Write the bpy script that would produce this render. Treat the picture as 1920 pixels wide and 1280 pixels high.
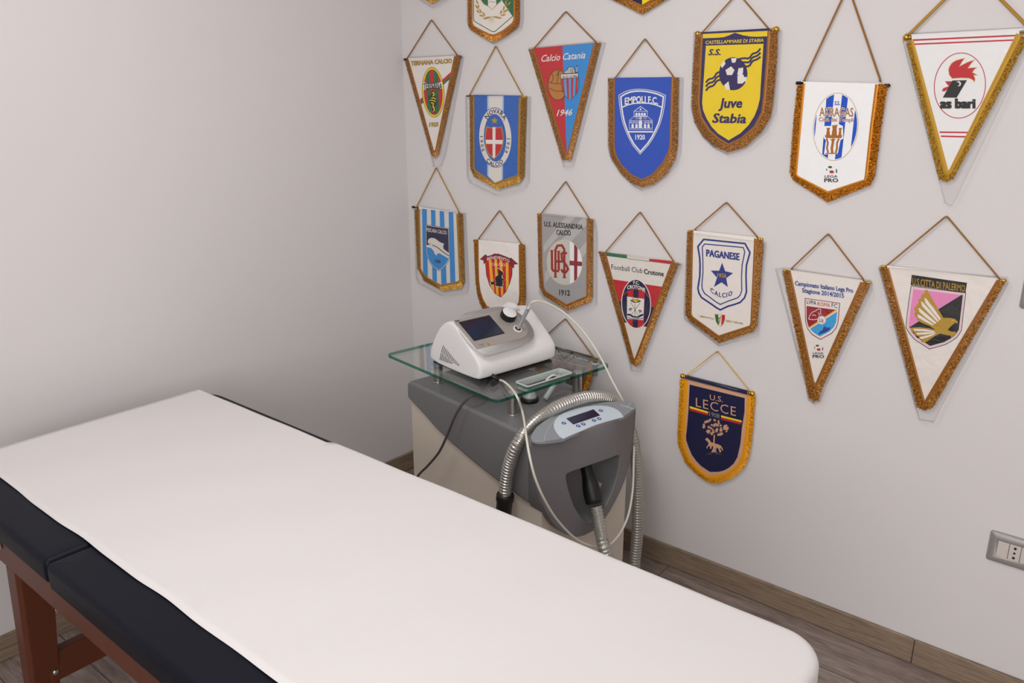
import bpy, bmesh, math, random
import numpy as np
from math import sin, cos, pi, radians, atan, hypot
from mathutils import Vector, Matrix
random.seed(7)
for o in list(bpy.data.objects): bpy.data.objects.remove(o)
SC = bpy.context.scene; COL = SC.collection

# ------------------------------------------------------------------ camera
# world: room corner at the origin, wall with the pennants is y=0 (x to the right), left wall is x=0, floor z=0
FPX, YH, CAMH = 1550., 155., 1.6
PITCH = atan((640-YH)/FPX); YAW = atan((960+1004)/hypot(FPX, 640-YH))
_fh = np.array([-cos(YAW), sin(YAW), 0]); RT = np.array([_fh[1], -_fh[0], 0]); _z = np.array([0, 0, 1.])
FW = _fh*cos(PITCH)-_z*sin(PITCH); UPV = _fh*sin(PITCH)+_z*cos(PITCH)
CAM = np.array([2.4262, -2.2858, CAMH])
cd = bpy.data.cameras.new('camera'); cam = bpy.data.objects.new('camera', cd); COL.objects.link(cam)
cd.sensor_width = 36; cd.lens = FPX/1920*36; cd.clip_start = .02
M = Matrix.Identity(4)
for i in range(3): M[i][0] = RT[i]; M[i][1] = UPV[i]; M[i][2] = -FW[i]; M[i][3] = CAM[i]
cam.matrix_world = M; SC.camera = cam

# ------------------------------------------------------------------ world, lamps, exposure
w = bpy.data.worlds.new('world'); SC.world = w; w.use_nodes = True
w.node_tree.nodes['Background'].inputs[0].default_value = (.9, .95, 1, 1); w.node_tree.nodes['Background'].inputs[1].default_value = .15
def area(name, loc, sx, sy, power, col, spread=pi):
    l = bpy.data.lights.new(name, 'AREA'); l.shape = 'RECTANGLE'; l.size = sx; l.size_y = sy; l.energy = power; l.color = col; l.spread = spread
    o = bpy.data.objects.new(name, l); o.location = loc; COL.objects.link(o); return o
area('ceiling_lamp', (1.3, -1.6, 2.68), .6, .6, 8.5, (1, .985, .965))
area('ceiling_lamp', (2.9, -3.1, 2.68), .9, .9, 6, (1, .985, .965))
lw = area('wall_fill_light', (3.05, -4.15, 1.7), 2.1, 1.7, 26, (1, 1, 1)); lw.rotation_euler = (radians(90), 0, radians(-2))  # added fill behind the camera to brighten the walls, no real window
SC.view_settings.view_transform = 'Standard'; SC.view_settings.look = 'None'; SC.view_settings.gamma = 1
SC.view_settings.use_curve_mapping = False; SC.view_settings.exposure = 1.08
SC.cycles.transparent_max_bounces = 24; SC.cycles.max_bounces = 10; SC.cycles.sample_clamp_indirect = 4

# ------------------------------------------------------------------ pixel -> point on a real plane of the room
def ray(px, py): return FW*FPX+RT*(px-960)+UPV*(640-py)
def hitp(px, py, n, k):                      # plane n.P = k
    d = ray(px, py); return CAM+d*((k-n@CAM)/(n@d))
AX = np.eye(3)
def on_y(px, py, y): return hitp(px, py, AX[1], y)
def on_z(px, py, z): return hitp(px, py, AX[2], z)
def on_x(px, py, x): return hitp(px, py, AX[0], x)

# ------------------------------------------------------------------ materials
def lin(c): return tuple((v/255/12.92 if v/255 <= .04045 else ((v/255+.055)/1.055)**2.4) for v in c)
MATS = {}
def mat(name, rgb, rough=.5, metal=0., bump=None, vary=.06, vscale=30, spec=.5, sheen=0., stretch=None, coat=0.):
    if name in MATS: return MATS[name]
    m = bpy.data.materials.new(name); m.use_nodes = True; nt = m.node_tree; N = nt.nodes; L = nt.links
    b = N['Principled BSDF']; c = lin(rgb)
    b.inputs['Roughness'].default_value = rough; b.inputs['Metallic'].default_value = metal
    b.inputs['Specular IOR Level'].default_value = spec
    if sheen: b.inputs['Sheen Weight'].default_value = sheen
    if coat: b.inputs['Coat Weight'].default_value = coat; b.inputs['Coat Roughness'].default_value = .1
    tc = N.new('ShaderNodeTexCoord'); mp = N.new('ShaderNodeMapping'); L.new(tc.outputs['Object'], mp.inputs[0])
    if stretch: mp.inputs['Scale'].default_value = stretch
    no = N.new('ShaderNodeTexNoise'); no.inputs['Scale'].default_value = vscale; no.inputs['Detail'].default_value = 3
    L.new(mp.outputs[0], no.inputs['Vector'])
    mx = N.new('ShaderNodeMix'); mx.data_type = 'RGBA'
    mx.inputs[6].default_value = tuple(v*(1-vary) for v in c)+(1,); mx.inputs[7].default_value = tuple(min(1, v*(1+vary)) for v in c)+(1,)
    L.new(no.outputs['Fac'], mx.inputs[0]); L.new(mx.outputs[2], b.inputs['Base Color'])
    if bump:
        n2 = N.new('ShaderNodeTexNoise'); n2.inputs['Scale'].default_value = bump[0]; n2.inputs['Detail'].default_value = 2
        L.new(mp.outputs[0], n2.inputs['Vector'])
        bp = N.new('ShaderNodeBump'); bp.inputs['Strength'].default_value = bump[1]; bp.inputs['Distance'].default_value = bump[2]
        L.new(n2.outputs['Fac'], bp.inputs['Height']); L.new(bp.outputs[0], b.inputs['Normal'])
    MATS[name] = m; return m

def mat_clear(name, tint, fac, rough, bump=None):
    if name in MATS: return MATS[name]
    m = bpy.data.materials.new(name); m.use_nodes = True; nt = m.node_tree; N = nt.nodes; L = nt.links
    N.remove(N['Principled BSDF']); out = N['Material Output']
    t = N.new('ShaderNodeBsdfTransparent'); t.inputs[0].default_value = tint+(1,)
    g = N.new('ShaderNodeBsdfGlossy'); g.inputs['Roughness'].default_value = rough; g.inputs[0].default_value = (1, 1, 1, 1)
    f = N.new('ShaderNodeFresnel'); ge = N.new('ShaderNodeNewGeometry'); io = N.new('ShaderNodeMath'); io.operation = 'MULTIPLY_ADD'
    io.inputs[1].default_value = 1/1.45-1.45; io.inputs[2].default_value = 1.45; L.new(ge.outputs['Backfacing'], io.inputs[0]); L.new(io.outputs[0], f.inputs[0])
    mu = N.new('ShaderNodeMath'); mu.operation = 'MULTIPLY'; mu.inputs[1].default_value = fac; L.new(f.outputs[0], mu.inputs[0])
    x = N.new('ShaderNodeMixShader'); L.new(mu.outputs[0], x.inputs[0]); L.new(t.outputs[0], x.inputs[1]); L.new(g.outputs[0], x.inputs[2])
    if bump:
        tc = N.new('ShaderNodeTexCoord'); n2 = N.new('ShaderNodeTexNoise'); n2.inputs['Scale'].default_value = bump[0]
        L.new(tc.outputs['Object'], n2.inputs['Vector'])
        bp = N.new('ShaderNodeBump'); bp.inputs['Strength'].default_value = bump[1]; bp.inputs['Distance'].default_value = bump[2]
        L.new(n2.outputs['Fac'], bp.inputs['Height']); L.new(bp.outputs[0], g.inputs['Normal']); L.new(bp.outputs[0], f.inputs['Normal'])
    L.new(x.outputs[0], out.inputs[0]); MATS[name] = m; return m

def mat_plaster(name, rgb):
    m = mat(name, rgb, .85, 0, (160, .08, .002), .015, 2.2, .25); return m

def mat_wood(name, dark, light, scale, rough, planks=None, stretch=(1, 12, 12)):
    m = bpy.data.materials.new(name); m.use_nodes = True; nt = m.node_tree; N = nt.nodes; L = nt.links; b = N['Principled BSDF']
    b.inputs['Roughness'].default_value = rough
    tc = N.new('ShaderNodeTexCoord'); mp = N.new('ShaderNodeMapping'); mp.inputs['Scale'].default_value = stretch
    L.new(tc.outputs['Object'], mp.inputs[0])
    vec = mp.outputs[0]
    if planks:
        br = N.new('ShaderNodeTexBrick'); br.offset = .37; br.inputs['Scale'].default_value = 1
        br.inputs['Brick Width'].default_value = planks[0]; br.inputs['Row Height'].default_value = planks[1]
        br.inputs['Mortar Size'].default_value = .0012; br.inputs['Mortar Smooth'].default_value = .1; br.inputs['Bias'].default_value = 0
        br.inputs['Color1'].default_value = (0, 0, 0, 1); br.inputs['Color2'].default_value = (1, 1, 1, 1); br.inputs['Mortar'].default_value = (.5, .5, .5, 1)
        L.new(tc.outputs['Object'], br.inputs['Vector'])
        ad = N.new('ShaderNodeVectorMath'); ad.operation = 'MULTIPLY_ADD'; ad.inputs[1].default_value = (7, 3, 5)
        L.new(br.outputs['Color'], ad.inputs[0]); L.new(mp.outputs[0], ad.inputs[2]); vec = ad.outputs[0]
    n1 = N.new('ShaderNodeTexNoise'); n1.inputs['Scale'].default_value = scale; n1.inputs['Detail'].default_value = 6; n1.inputs['Distortion'].default_value = .6
    L.new(vec, n1.inputs['Vector'])
    wv = N.new('ShaderNodeTexNoise'); wv.inputs['Scale'].default_value = scale*5; wv.inputs['Detail'].default_value = 4; L.new(vec, wv.inputs['Vector'])
    a = N.new('ShaderNodeMath'); a.operation = 'MULTIPLY_ADD'; a.inputs[1].default_value = .45; L.new(wv.outputs['Fac'], a.inputs[0])
    h = N.new('ShaderNodeMath'); h.operation = 'MULTIPLY'; h.inputs[1].default_value = .6; L.new(n1.outputs['Fac'], h.inputs[0]); L.new(h.outputs[0], a.inputs[2])
    r = N.new('ShaderNodeValToRGB'); r.color_ramp.elements[0].position = .33; r.color_ramp.elements[1].position = .7
    r.color_ramp.elements[0].color = lin(dark)+(1,); r.color_ramp.elements[1].color = lin(light)+(1,)
    L.new(a.outputs[0], r.inputs[0]); col = r.outputs[0]
    if planks:
        mt = N.new('ShaderNodeMix'); mt.data_type = 'RGBA'; mt.blend_type = 'MULTIPLY'; mt.inputs[0].default_value = 1
        rr = N.new('ShaderNodeValToRGB'); rr.color_ramp.elements[0].color = (.8, .79, .78, 1); rr.color_ramp.elements[1].color = (1.0, 1, 1, 1)
        L.new(br.outputs['Color'], rr.inputs[0]); L.new(col, mt.inputs[6]); L.new(rr.outputs[0], mt.inputs[7])
        m2 = N.new('ShaderNodeMix'); m2.data_type = 'RGBA'; m2.inputs[7].default_value = (.03, .025, .02, 1)
        L.new(br.outputs['Fac'], m2.inputs[0]); L.new(mt.outputs[2], m2.inputs[6]); col = m2.outputs[2]
    L.new(col, b.inputs['Base Color'])
    bp = N.new('ShaderNodeBump'); bp.inputs['Strength'].default_value = .15; bp.inputs['Distance'].default_value = .002
    L.new(a.outputs[0], bp.inputs['Height']); L.new(bp.outputs[0], b.inputs['Normal'])
    MATS[name] = m; return m

def mat_fringe(name, dark, mid, hi, metal=.55, rough=.38):
    m = bpy.data.materials.new(name); m.use_nodes = True; nt = m.node_tree; N = nt.nodes; L = nt.links; b = N['Principled BSDF']
    b.inputs['Metallic'].default_value = metal; b.inputs['Roughness'].default_value = rough
    tc = N.new('ShaderNodeTexCoord'); n1 = N.new('ShaderNodeTexNoise'); n1.inputs['Scale'].default_value = 220; n1.inputs['Detail'].default_value = 2
    L.new(tc.outputs['Object'], n1.inputs['Vector'])
    r = N.new('ShaderNodeValToRGB'); e = r.color_ramp.elements
    e[0].position = .34; e[0].color = lin(dark)+(1,); e[1].position = .72; e[1].color = lin(hi)+(1,)
    k = e.new(.5); k.color = lin(mid)+(1,)
    L.new(n1.outputs['Fac'], r.inputs[0]); L.new(r.outputs[0], b.inputs['Base Color'])
    bp = N.new('ShaderNodeBump'); bp.inputs['Strength'].default_value = .7; bp.inputs['Distance'].default_value = .002
    L.new(n1.outputs['Fac'], bp.inputs['Height']); L.new(bp.outputs[0], b.inputs['Normal'])
    MATS[name] = m; return m

# ------------------------------------------------------------------ mesh helpers (everything in world coordinates)
class MB:
    def __init__(s): s.v = []; s.f = []; s.m = []
    def vs(s, pts): n = len(s.v); s.v += [tuple(map(float, p)) for p in pts]; return list(range(n, n+len(pts)))
    def face(s, idx, mi=0): s.f.append(tuple(idx)); s.m.append(mi)
    def poly(s, pts, mi=0): s.face(s.vs(pts), mi)
    def loft(s, rings, mi=0, closed=True, caps=True):
        R = [s.vs(r) for r in rings]; n = len(R[0])
        for a, b in zip(R, R[1:]):
            for i in range(n if closed else n-1):
                j = (i+1) % n; s.face((a[i], a[j], b[j], b[i]), mi)
        if caps and closed: s.face(R[0][::-1], mi); s.face(R[-1], mi)
    def prism(s, poly, off, mi=0, side_mi=None):
        off = np.array(off); a = s.vs(poly); b = s.vs([np.array(p)+off for p in poly]); n = len(a); sm = mi if side_mi is None else side_mi
        s.face(a[::-1], mi); s.face(b, mi)
        for i in range(n): j = (i+1) % n; s.face((a[i], a[j], b[j], b[i]), sm)
    def box(s, lo, hi, mi=0, F=None):
        x0, y0, z0 = lo; x1, y1, z1 = hi
        c = [(x0, y0, z0), (x1, y0, z0), (x1, y1, z0), (x0, y1, z0), (x0, y0, z1), (x1, y0, z1), (x1, y1, z1), (x0, y1, z1)]
        if F: c = [F(*p) for p in c]
        i = s.vs(c)
        for f in ((3, 2, 1, 0), (4, 5, 6, 7), (0, 1, 5, 4), (1, 2, 6, 5), (2, 3, 7, 6), (3, 0, 4, 7)): s.face([i[k] for k in f], mi)
    def tube(s, path, rad, n=10, mi=0, caps=True):
        P = [np.array(p, float) for p in path]; k = len(P)
        R = rad if hasattr(rad, '__len__') else [rad]*k
        T = []
        for i in range(k):
            t = P[min(i+1, k-1)]-P[max(i-1, 0)]; L = np.linalg.norm(t); T.append(t/L if L > 1e-9 else (T[-1] if T else np.array([0, 0, 1.])))
        ref = np.array([0, 0, 1.]) if abs(T[0][2]) < .9 else np.array([1., 0, 0])
        u = np.cross(T[0], ref); u /= np.linalg.norm(u); rings = []
        for i in range(k):
            u = u-T[i]*(u@T[i]); u /= np.linalg.norm(u); w_ = np.cross(T[i], u)
            rings.append([P[i]+R[i]*(cos(2*pi*j/n)*u+sin(2*pi*j/n)*w_) for j in range(n)])
        s.loft(rings, mi, True, caps)
    def ball(s, c, r, mi=0, n=12, m=8, sc=(1, 1, 1)):
        s.loft([[(c[0]+sc[0]*r*sin(pi*i/m)*cos(2*pi*j/n), c[1]+sc[1]*r*sin(pi*i/m)*sin(2*pi*j/n), c[2]-sc[2]*r*cos(pi*i/m)) for j in range(n)]
                for i in [0.06]+list(range(1, m))+[m-.06]], mi)
    def build(s, name, mats, parent=None, smooth=False, bevel=0, seg=2, sub=0, auto=None):
        me = bpy.data.meshes.new(name)
        V = s.v
        if parent is not None:
            inv = parent_world(parent).inverted(); V = [tuple(inv @ Vector(p)) for p in V]
        me.from_pydata(V, [], s.f); me.update()
        if not isinstance(mats, (list, tuple)): mats = [mats]
        for m in mats: me.materials.append(m)
        me.polygons.foreach_set('material_index', s.m)
        bm = bmesh.new(); bm.from_mesh(me); bmesh.ops.recalc_face_normals(bm, faces=bm.faces); bm.to_mesh(me); bm.free()
        if smooth: me.polygons.foreach_set('use_smooth', [True]*len(me.polygons))
        o = bpy.data.objects.new(name, me); COL.objects.link(o)
        if parent is not None: o.parent = parent
        if bevel:
            b = o.modifiers.new('bevel', 'BEVEL'); b.width = bevel; b.segments = seg; b.limit_method = 'ANGLE'; b.angle_limit = radians(35)
            me.polygons.foreach_set('use_smooth', [True]*len(me.polygons))
            wn = o.modifiers.new('wn', 'WEIGHTED_NORMAL'); wn.keep_sharp = True
        if sub: q = o.modifiers.new('sub', 'SUBSURF'); q.levels = sub; q.render_levels = sub
        return o
PW = {}
def parent_world(o):
    return PW.get(o.name, Matrix.Identity(4))
def thing(name, label, cat, loc, rz=0, group=None):
    o = bpy.data.objects.new(name, None); COL.objects.link(o); o.location = loc; o.rotation_euler = (0, 0, rz)
    o.empty_display_size = .05; o['label'] = label; o['category'] = cat
    if group: o['group'] = group
    PW[o.name] = Matrix.Translation(Vector(loc)) @ Matrix.Rotation(rz, 4, 'Z'); return o
def sub_of(o, parent): PW[o.name] = parent_world(parent); return o     # parts keep their thing's frame
def tag(o, label, cat, group=None):
    o['label'] = label; o['category'] = cat
    if group: o['group'] = group
    return o
def struct(o): o['kind'] = 'structure'; return o
def catmull(P, n=8):
    P = [np.array(p, float) for p in P]; out = []
    for i in range(len(P)-1):
        a, b, c, d = P[max(i-1, 0)], P[i], P[i+1], P[min(i+2, len(P)-1)]
        for k in range(n):
            t = k/n; out.append(.5*((2*b)+(c-a)*t+(2*a-5*b+4*c-d)*t*t+(3*b-a-3*c+d)*t**3))
    return out+[P[-1]]

# ------------------------------------------------------------------ the room
M_wall = mat_plaster('wall_paint', (219, 215, 215)); M_ceil = mat_plaster('ceiling_paint', (235, 233, 230))
M_floor = mat_wood('grey_oak_laminate', (112, 97, 91), (176, 160, 153), 5, .42, (1.25, .19), (1, 9, 1))
M_base = mat_wood('baseboard_oak', (106, 89, 73), (158, 138, 118), 6, .5, None, (1.2, 1.2, 26))
RX, RY, RZ = 4.3, -4.2, 2.72
def slab(name, lo, hi, m):
    b = MB(); b.box(lo, hi); return struct(b.build(name, m))
slab('floor', (-.1, RY-.1, -.06), (RX+.1, .1, 0), M_floor)
slab('ceiling', (-.1, RY-.1, RZ), (RX+.1, .1, RZ+.08), M_ceil)
slab('wall_right', (-.1, 0, 0), (RX+.1, .1, RZ), M_wall)
slab('wall_left', (-.1, RY, 0), (0, 0, RZ), M_wall)
slab('wall_back', (-.1, RY-.1, 0), (RX+.1, RY, RZ), M_wall)
slab('wall_side', (RX, RY, 0), (RX+.1, 0, RZ), M_wall)
SEAM = float(on_y(1718, 1190, 0)[0])
b = MB()
for x0, x1 in ((0.012, SEAM-.0006), (SEAM+.0006, RX)): b.box((x0, -.012, .001), (x1, 0, .079))
struct(b.build('baseboard_right', M_base, bevel=.003))
b = MB(); b.box((0, RY, .001), (.012, -.012, .079)); bl = b.build('baseboard_left', mat_wood('baseboard_oak_side', (106, 89, 73), (158, 138, 118), 6, .5, None, (1.2, 1.2, 26)), bevel=.003); struct(bl)

# ------------------------------------------------------------------ treatment couch
M_navy = mat('navy_leatherette', (10, 13, 26), .5, 0, (220, .12, .001), .1, 60, .18)
M_cherry = mat('cherry_stained_wood', (88, 41, 19), .45, 0, (30, .1, .001), .22, 5, .5, stretch=(12, 2, 2))
M_steel = mat('brushed_steel', (190, 188, 184), .28, 1, None, .08, 120)
bed = thing('massage_table', 'navy leatherette treatment couch on a cherry wood frame, covered by white paper', 'treatment couch', (1.13, -1.41, 0))
BX0, BXS, BX1, BYN, BYF, BZ = .175, .809, 2.085, -1.775, -1.045, .699
def cushion(name, x0, x1, y0, y1, z0, z1, r, corner):
    # rounded slab: rounded in plan (corner radius per end) and along the rim
    def plan(ins, rc0, rc1):
        P = []
        for cx, cy, a0, rc in ((x0, y0, pi, rc0), (x1, y0, 1.5*pi, rc1), (x1, y1, 0, rc1), (x0, y1, .5*pi, rc0)):
            sx = 1 if cx == x0 else -1; sy = 1 if cy == y0 else -1
            for k in range(7):
                a = a0+k/6*pi/2; rr = max(rc-ins, .002)
                P.append((cx+sx*(ins+rr)+rr*cos(a), cy+sy*(ins+rr)+rr*sin(a)))
        return P
    b = MB(); rings = []
    for k in range(7):
        a = k/6*pi/2; rings.append([(x, y, z0+r*.6*(1-sin(a))) for x, y in plan(r*.5*(1-cos(pi/2-a)), *corner)])
    rings = []
    prof = [(r*.5, z0), (r*.15, z0+r*.2), (0, z0+r*.55)]+[(r*(1-cos(k/6*pi/2)), z1-r+r*sin(k/6*pi/2)) for k in range(7)]
    for ins, z in prof: rings.append([(x, y, z) for x, y in plan(ins, *corner)])
    # gently crowned top
    for t in (.03, .08, .2): rings.append([(x, y, z1+.0015*min(1, t/.08)) for x, y in plan(r+t, *corner)])
    b.loft(rings, 0); return b.build(name, M_navy, bed, smooth=True)
cushion('head_cushion', BX0, BXS-.003, BYN, BYF+.005, .645, BZ, .014, (.09, .012))
cushion('seat_cushion', BXS+.003, BX1, BYN-.002, BYF, .640, BZ, .014, (.012, .07))
b = MB(); b.box((BX0+.05, BYN+.008, .577), (BX1-.06, BYN+.033, .648)); b.build('side_rail', M_cherry, bed, bevel=.003)
b = MB(); b.box((BX0+.05, BYF-.033, .577), (BX1-.06, BYF-.008, .642)); b.build('side_rail', M_cherry, bed, bevel=.003)
for x in (BX0+.05, BX1-.085):
    b = MB(); b.box((x, BYN+.034, .577), (x+.025, BYF-.034, .640)); b.build('end_rail', M_cherry, bed, bevel=.003)
def leg(xt, xb, wt, wb, side):
    b = MB(); y0 = BYN+.009 if side < 0 else BYF-.009; s = 1 if side < 0 else -1
    rings = []
    for t in np.linspace(0, 1, 6):
        z = .5765*(1-t); x = xt+(xb-xt)*t; ww = wt+(wb-wt)*t; d = .075-.02*t
        rings.append([(x, y0, z), (x+ww-.008, y0, z), (x+ww, y0+s*.008, z), (x+ww, y0+s*d, z), (x, y0+s*d, z)])
    b.loft(rings); return b.build('leg', M_cherry, bed, bevel=.002)
for side in (-1, 1): leg(.535, .452, .057, .046, side); leg(1.65, 1.735, .057, .046, side)
for x in (.512, 1.69):
    b = MB(); b.box((x, BYN+.05, .235), (x+.03, BYF-.05, .312)); st = b.build('stretcher', M_cherry, bed, bevel=.003); sub_of(st, bed)
    b = MB()
    if x < 1:
        b.ball((x+.031, -1.712, .262), .0075, sc=(.6, 1, 1)); b.build('bolt', M_steel, st, smooth=True)
b = MB(); b.box((.528, BYN+.0035, .622), (.545, BYN+.007, .642)); b.ball((.5365, BYN+.003, .632), .004, sc=(1, .5, 1)); b.build('bracket', M_steel, bed, bevel=.001)

# paper sheet: one thin sheet lying on the couch, dropping over the foot end and over the far edge
M_paper = mat('white_couch_paper', (221, 217, 217), .9, 0, (14, .25, .004), .012, 60, .2)
def paper():
    b = MB(); rnd = random.Random(3); wob = [rnd.uniform(-1, 1) for _ in range(80)]
    def wobble(x): i = x*9; a = int(i) % 79; t = i-int(i); t = t*t*(3-2*t); return wob[a]*(1-t)+wob[a+1]*t
    Rc, R, XE, YE = .078, .0185, BX1+.011, BYF+.004
    def lay(x, y):                           # flat on the couch, wrapped down around its rounded far edge and foot end
        cx, cy = XE-Rc, YE-Rc; ex, ey = max(0, x-cx), max(0, y-cy); d = hypot(ex, ey); z = BZ+.0042
        z += .0007*sin(x*9+y*4)+.0005*sin(x*23-y*11)
        s_ = d-(Rc-R)
        if s_ <= 0: return (x, y, z)
        if s_ < R*pi/2: rad, dz = Rc-R+R*sin(s_/R), R*(1-cos(s_/R))
        else: rad, dz = Rc, R+(s_-R*pi/2)
        k = rad/d; return (min(x, cx)+ex*k, min(y, cy)+ey*k, z-dz)
    xs = list(np.linspace(.168, .78, 34))+list(np.linspace(.788, .83, 8))+list(np.linspace(.85, XE-Rc, 50))+list(np.linspace(XE-Rc+.004, XE+.12, 46))
    rows = []
    for x in xs:
        yn = -1.690+.003*wobble(x); k = min(1, max(0, (x-.790)/.03)); k = k*k*(3-2*k); yf = -1.066+.085*k
        rows.append(b.vs([lay(x, yn+(yf-yn)*t) for t in list(np.linspace(0, .84, 34))+list(np.linspace(.85, 1, 24))]))
    for a, c in zip(rows, rows[1:]):
        for q in range(len(a)-1): b.face((a[q], c[q], c[q+1], a[q+1]))
    o = b.build('paper_sheet', M_paper, None, smooth=True)
    s = o.modifiers.new('thick', 'SOLIDIFY'); s.thickness = .0006; s.offset = 1
    tag(o, 'white disposable paper sheet spread over the navy treatment couch', 'paper sheet'); return o
paper()

# ------------------------------------------------------------------ cooling unit with glass shelf (rotated a little from the wall)
TH = radians(-9.1); TO = np.array([.504, -.495, 0.]); TU = np.array([cos(TH), sin(TH), 0]); TV = np.array([-sin(TH), cos(TH), 0]); TT = .65; BW = .366; BL = .645
def TL(u, v, z): return TO+TU*u+TV*v+np.array([0, 0, z])
def loc_of(P): d = P-TO; return float(d@TU), float(d@TV), float(P[2])
def at_v(px, py, v): return hitp(px, py, TV, TV@TO+v)
def at_u(px, py, u): return hitp(px, py, TU, TU@TO+u)
M_beige = mat('cream_lacquer', (214, 204, 190), .45, 0, (90, .05, .001), .02, 20)
M_grey = mat('grey_plastic', (116, 114, 116), .5, 0, (400, .2, .0006), .03, 40)
M_greyl = mat('light_grey_plastic', (142, 147, 153), .4, 0, None, .03, 40)
M_panel = mat('pale_blue_keypad_film', (206, 218, 228), .35, 0, None, .02, 40)
M_black = mat('black_rubber', (14, 14, 15), .45, 0, (120, .1, .001), .1, 40)
M_lcd = mat('dark_blue_display', (18, 22, 62), .15, 0, None, .15, 20)
M_blue = mat('blue_key_ring', (28, 84, 150), .4, 0, None, .05, 40); M_whitep = mat('white_plastic', (232, 230, 230), .35, 0, (300, .05, .0005), .015, 40)
M_hose = mat('silver_corrugated_hose', (182, 180, 174), .3, .75, None, .12, 60)
M_glass = mat_clear('clear_glass', (.955, .98, .97), 1.0, .02)
M_gedge = mat_clear('green_glass_edge', (.09, .40, .29), 1., .08)
M_seam = mat('white_seam', (215, 218, 220), .5)
cart = thing('cooling_machine', 'grey and cream cold air therapy machine carrying a glass shelf, beside the couch', 'medical machine', tuple(TO), TH)
b = MB(); z1_ = TT-.012
b.box((0, 0, .05), (.585, BW, z1_), F=TL); b.box((.585, 0, .05), (BL, BW, .345), F=TL)      # room for the recess is left in the front
for za, zb, va, vb in ((.345, .43, .078, .222), (.43, .452, .05, .275), (.452, .49, .015, .305), (.49, z1_, .006, .352)):
    b.box((.585, 0, za), (BL, va, zb), F=TL); b.box((.585, vb, za), (BL, BW, zb), F=TL)
body = b.build('body', M_beige, cart)
b = MB(); b.box((.01, .012, .028), (BL-.012, BW-.012, .0495), F=TL); b.build('plinth', M_black, cart)
for u in (.06, BL-.06):
    for v in (.05, BW-.05):
        b = MB(); b.tube([TL(u, v-.01, .0165), TL(u, v+.01, .0165)], .0162, 14); b.build('caster', M_black, cart, smooth=True)
# grey hood: profile in (u,z) swept across the width
prof = [(-.010, TT-.02), (-.004, TT-.006), (.010, TT), (.586, TT), (.604, TT-.008), (.606, .46), (.604, .431), (.53, .442), (.453, .452), (.364, .468), (.30, .482), (.229, .499), (.15, .523), (.086, .550), (.03, .571), (-.010, .585)]
b = MB(); W0, W1 = -.011, BW+.011
b.loft([[TL(u, v, z) for u, z in prof] for v in (W0, W1)]); b.build('hood', M_grey, cart, bevel=.012, seg=4)
# console
VM, HW = .165, .215
def ufront(v, z): return .655+.047*max(0., 1-((v-VM)/HW)**2)-.02*max(0, .62-z)
def on_front(px, py):
    u = .68
    for _ in range(12):
        P = at_u(px, py, u); _, v, z = loc_of(P); u = ufront(v, z)
    return P
c3 = lambda x, y: (980+x*.265625, 730+y*.265625)
A3 = TL(.648, -.040, .680); B3 = TL(.666, .366, .660); Cc = at_u(1098, 806, .702)
PN = np.cross(B3-A3, Cc-A3); PN /= np.linalg.norm(PN); PN = PN if PN[2] > 0 else -PN
def on_panel(x, y, off=0.): P = hitp(*c3(x, y), PN, PN@A3+off); return P
front_top = [(75, 356), (110, 365), (150, 366), (215, 360), (285, 350), (340, 325), (400, 300), (460, 274), (520, 250), (580, 231), (640, 215), (710, 196), (755, 168), (785, 140)]
back_top = [(58, 330), (70, 300), (100, 260), (150, 222), (200, 190), (300, 145), (375, 123), (450, 105), (525, 93), (600, 85), (700, 80), (765, 84), (795, 105), (799, 120)]
outline = [c3(*p) for p in [(55, 345), (57, 450), (75, 560), (100, 670), (130, 790), (165, 870), (205, 935), (250, 985), (300, 1020), (370, 1040), (430, 1030), (490, 1000), (535, 960), (580, 910), (620, 850), (655, 785), (690, 715), (722, 635), (750, 540), (770, 440), (785, 320), (795, 200), (799, 130)]]
hole = [(305, 605), (312, 596), (330, 585), (400, 560), (450, 542), (500, 525), (550, 507), (600, 490), (645, 472), (668, 463), (682, 466), (686, 480), (680, 560), (668, 620), (650, 680), (628, 740), (600, 800), (572, 850), (540, 890), (500, 930), (478, 940), (455, 938), (430, 922), (410, 900), (382, 860), (360, 820), (340, 770), (325, 720), (313, 670), (306, 635)]
OUT = [on_panel(*p) for p in front_top[::-1]]; OUT = [on_front(*p) for p in outline]+OUT
H3 = [on_front(*c3(*p)) for p in hole]
def resample(P, n, closed=True):
    P = [np.array(p) for p in P]; Q = P+[P[0]] if closed else P
    L = np.cumsum([0]+[np.linalg.norm(b_-a_) for a_, b_ in zip(Q, Q[1:])]); out = []
    for k in range(n):
        t = L[-1]*k/(n if closed else n-1); i = min(np.searchsorted(L, t, 'right')-1, len(Q)-2)
        f = (t-L[i])/max(L[i+1]-L[i], 1e-9); out.append(Q[i]*(1-f)+Q[i+1]*f)
    return out
def by_angle(P, c, n):                      # radial resampling about c in (v,z)
    L = [loc_of(p) for p in resample(P, 600)]; ang = np.array([math.atan2(l[2]-c[1], l[1]-c[0]) for l in L]); out = []
    for k in range(n):
        a = -pi+2*pi*k/n; i = int(np.argmin(np.abs(np.angle(np.exp(1j*(ang-a)))))); out.append(L[i])
    return out
hc = (np.mean([loc_of(p)[1] for p in H3]), np.mean([loc_of(p)[2] for p in H3])+.005)
NA = 120; Oa = by_angle(OUT, hc, NA); Ha = by_angle(H3, hc, NA)
b = MB(); rings = []
rings.append([TL(.600, min(max(o_[1], -.0125), BW+.0125), min(o_[2]*.99+.005, TT+.002)) for o_ in Oa])
rings.append([TL(o_[0]-.012, o_[1]+.0, o_[2]) for o_ in Oa])
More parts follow.
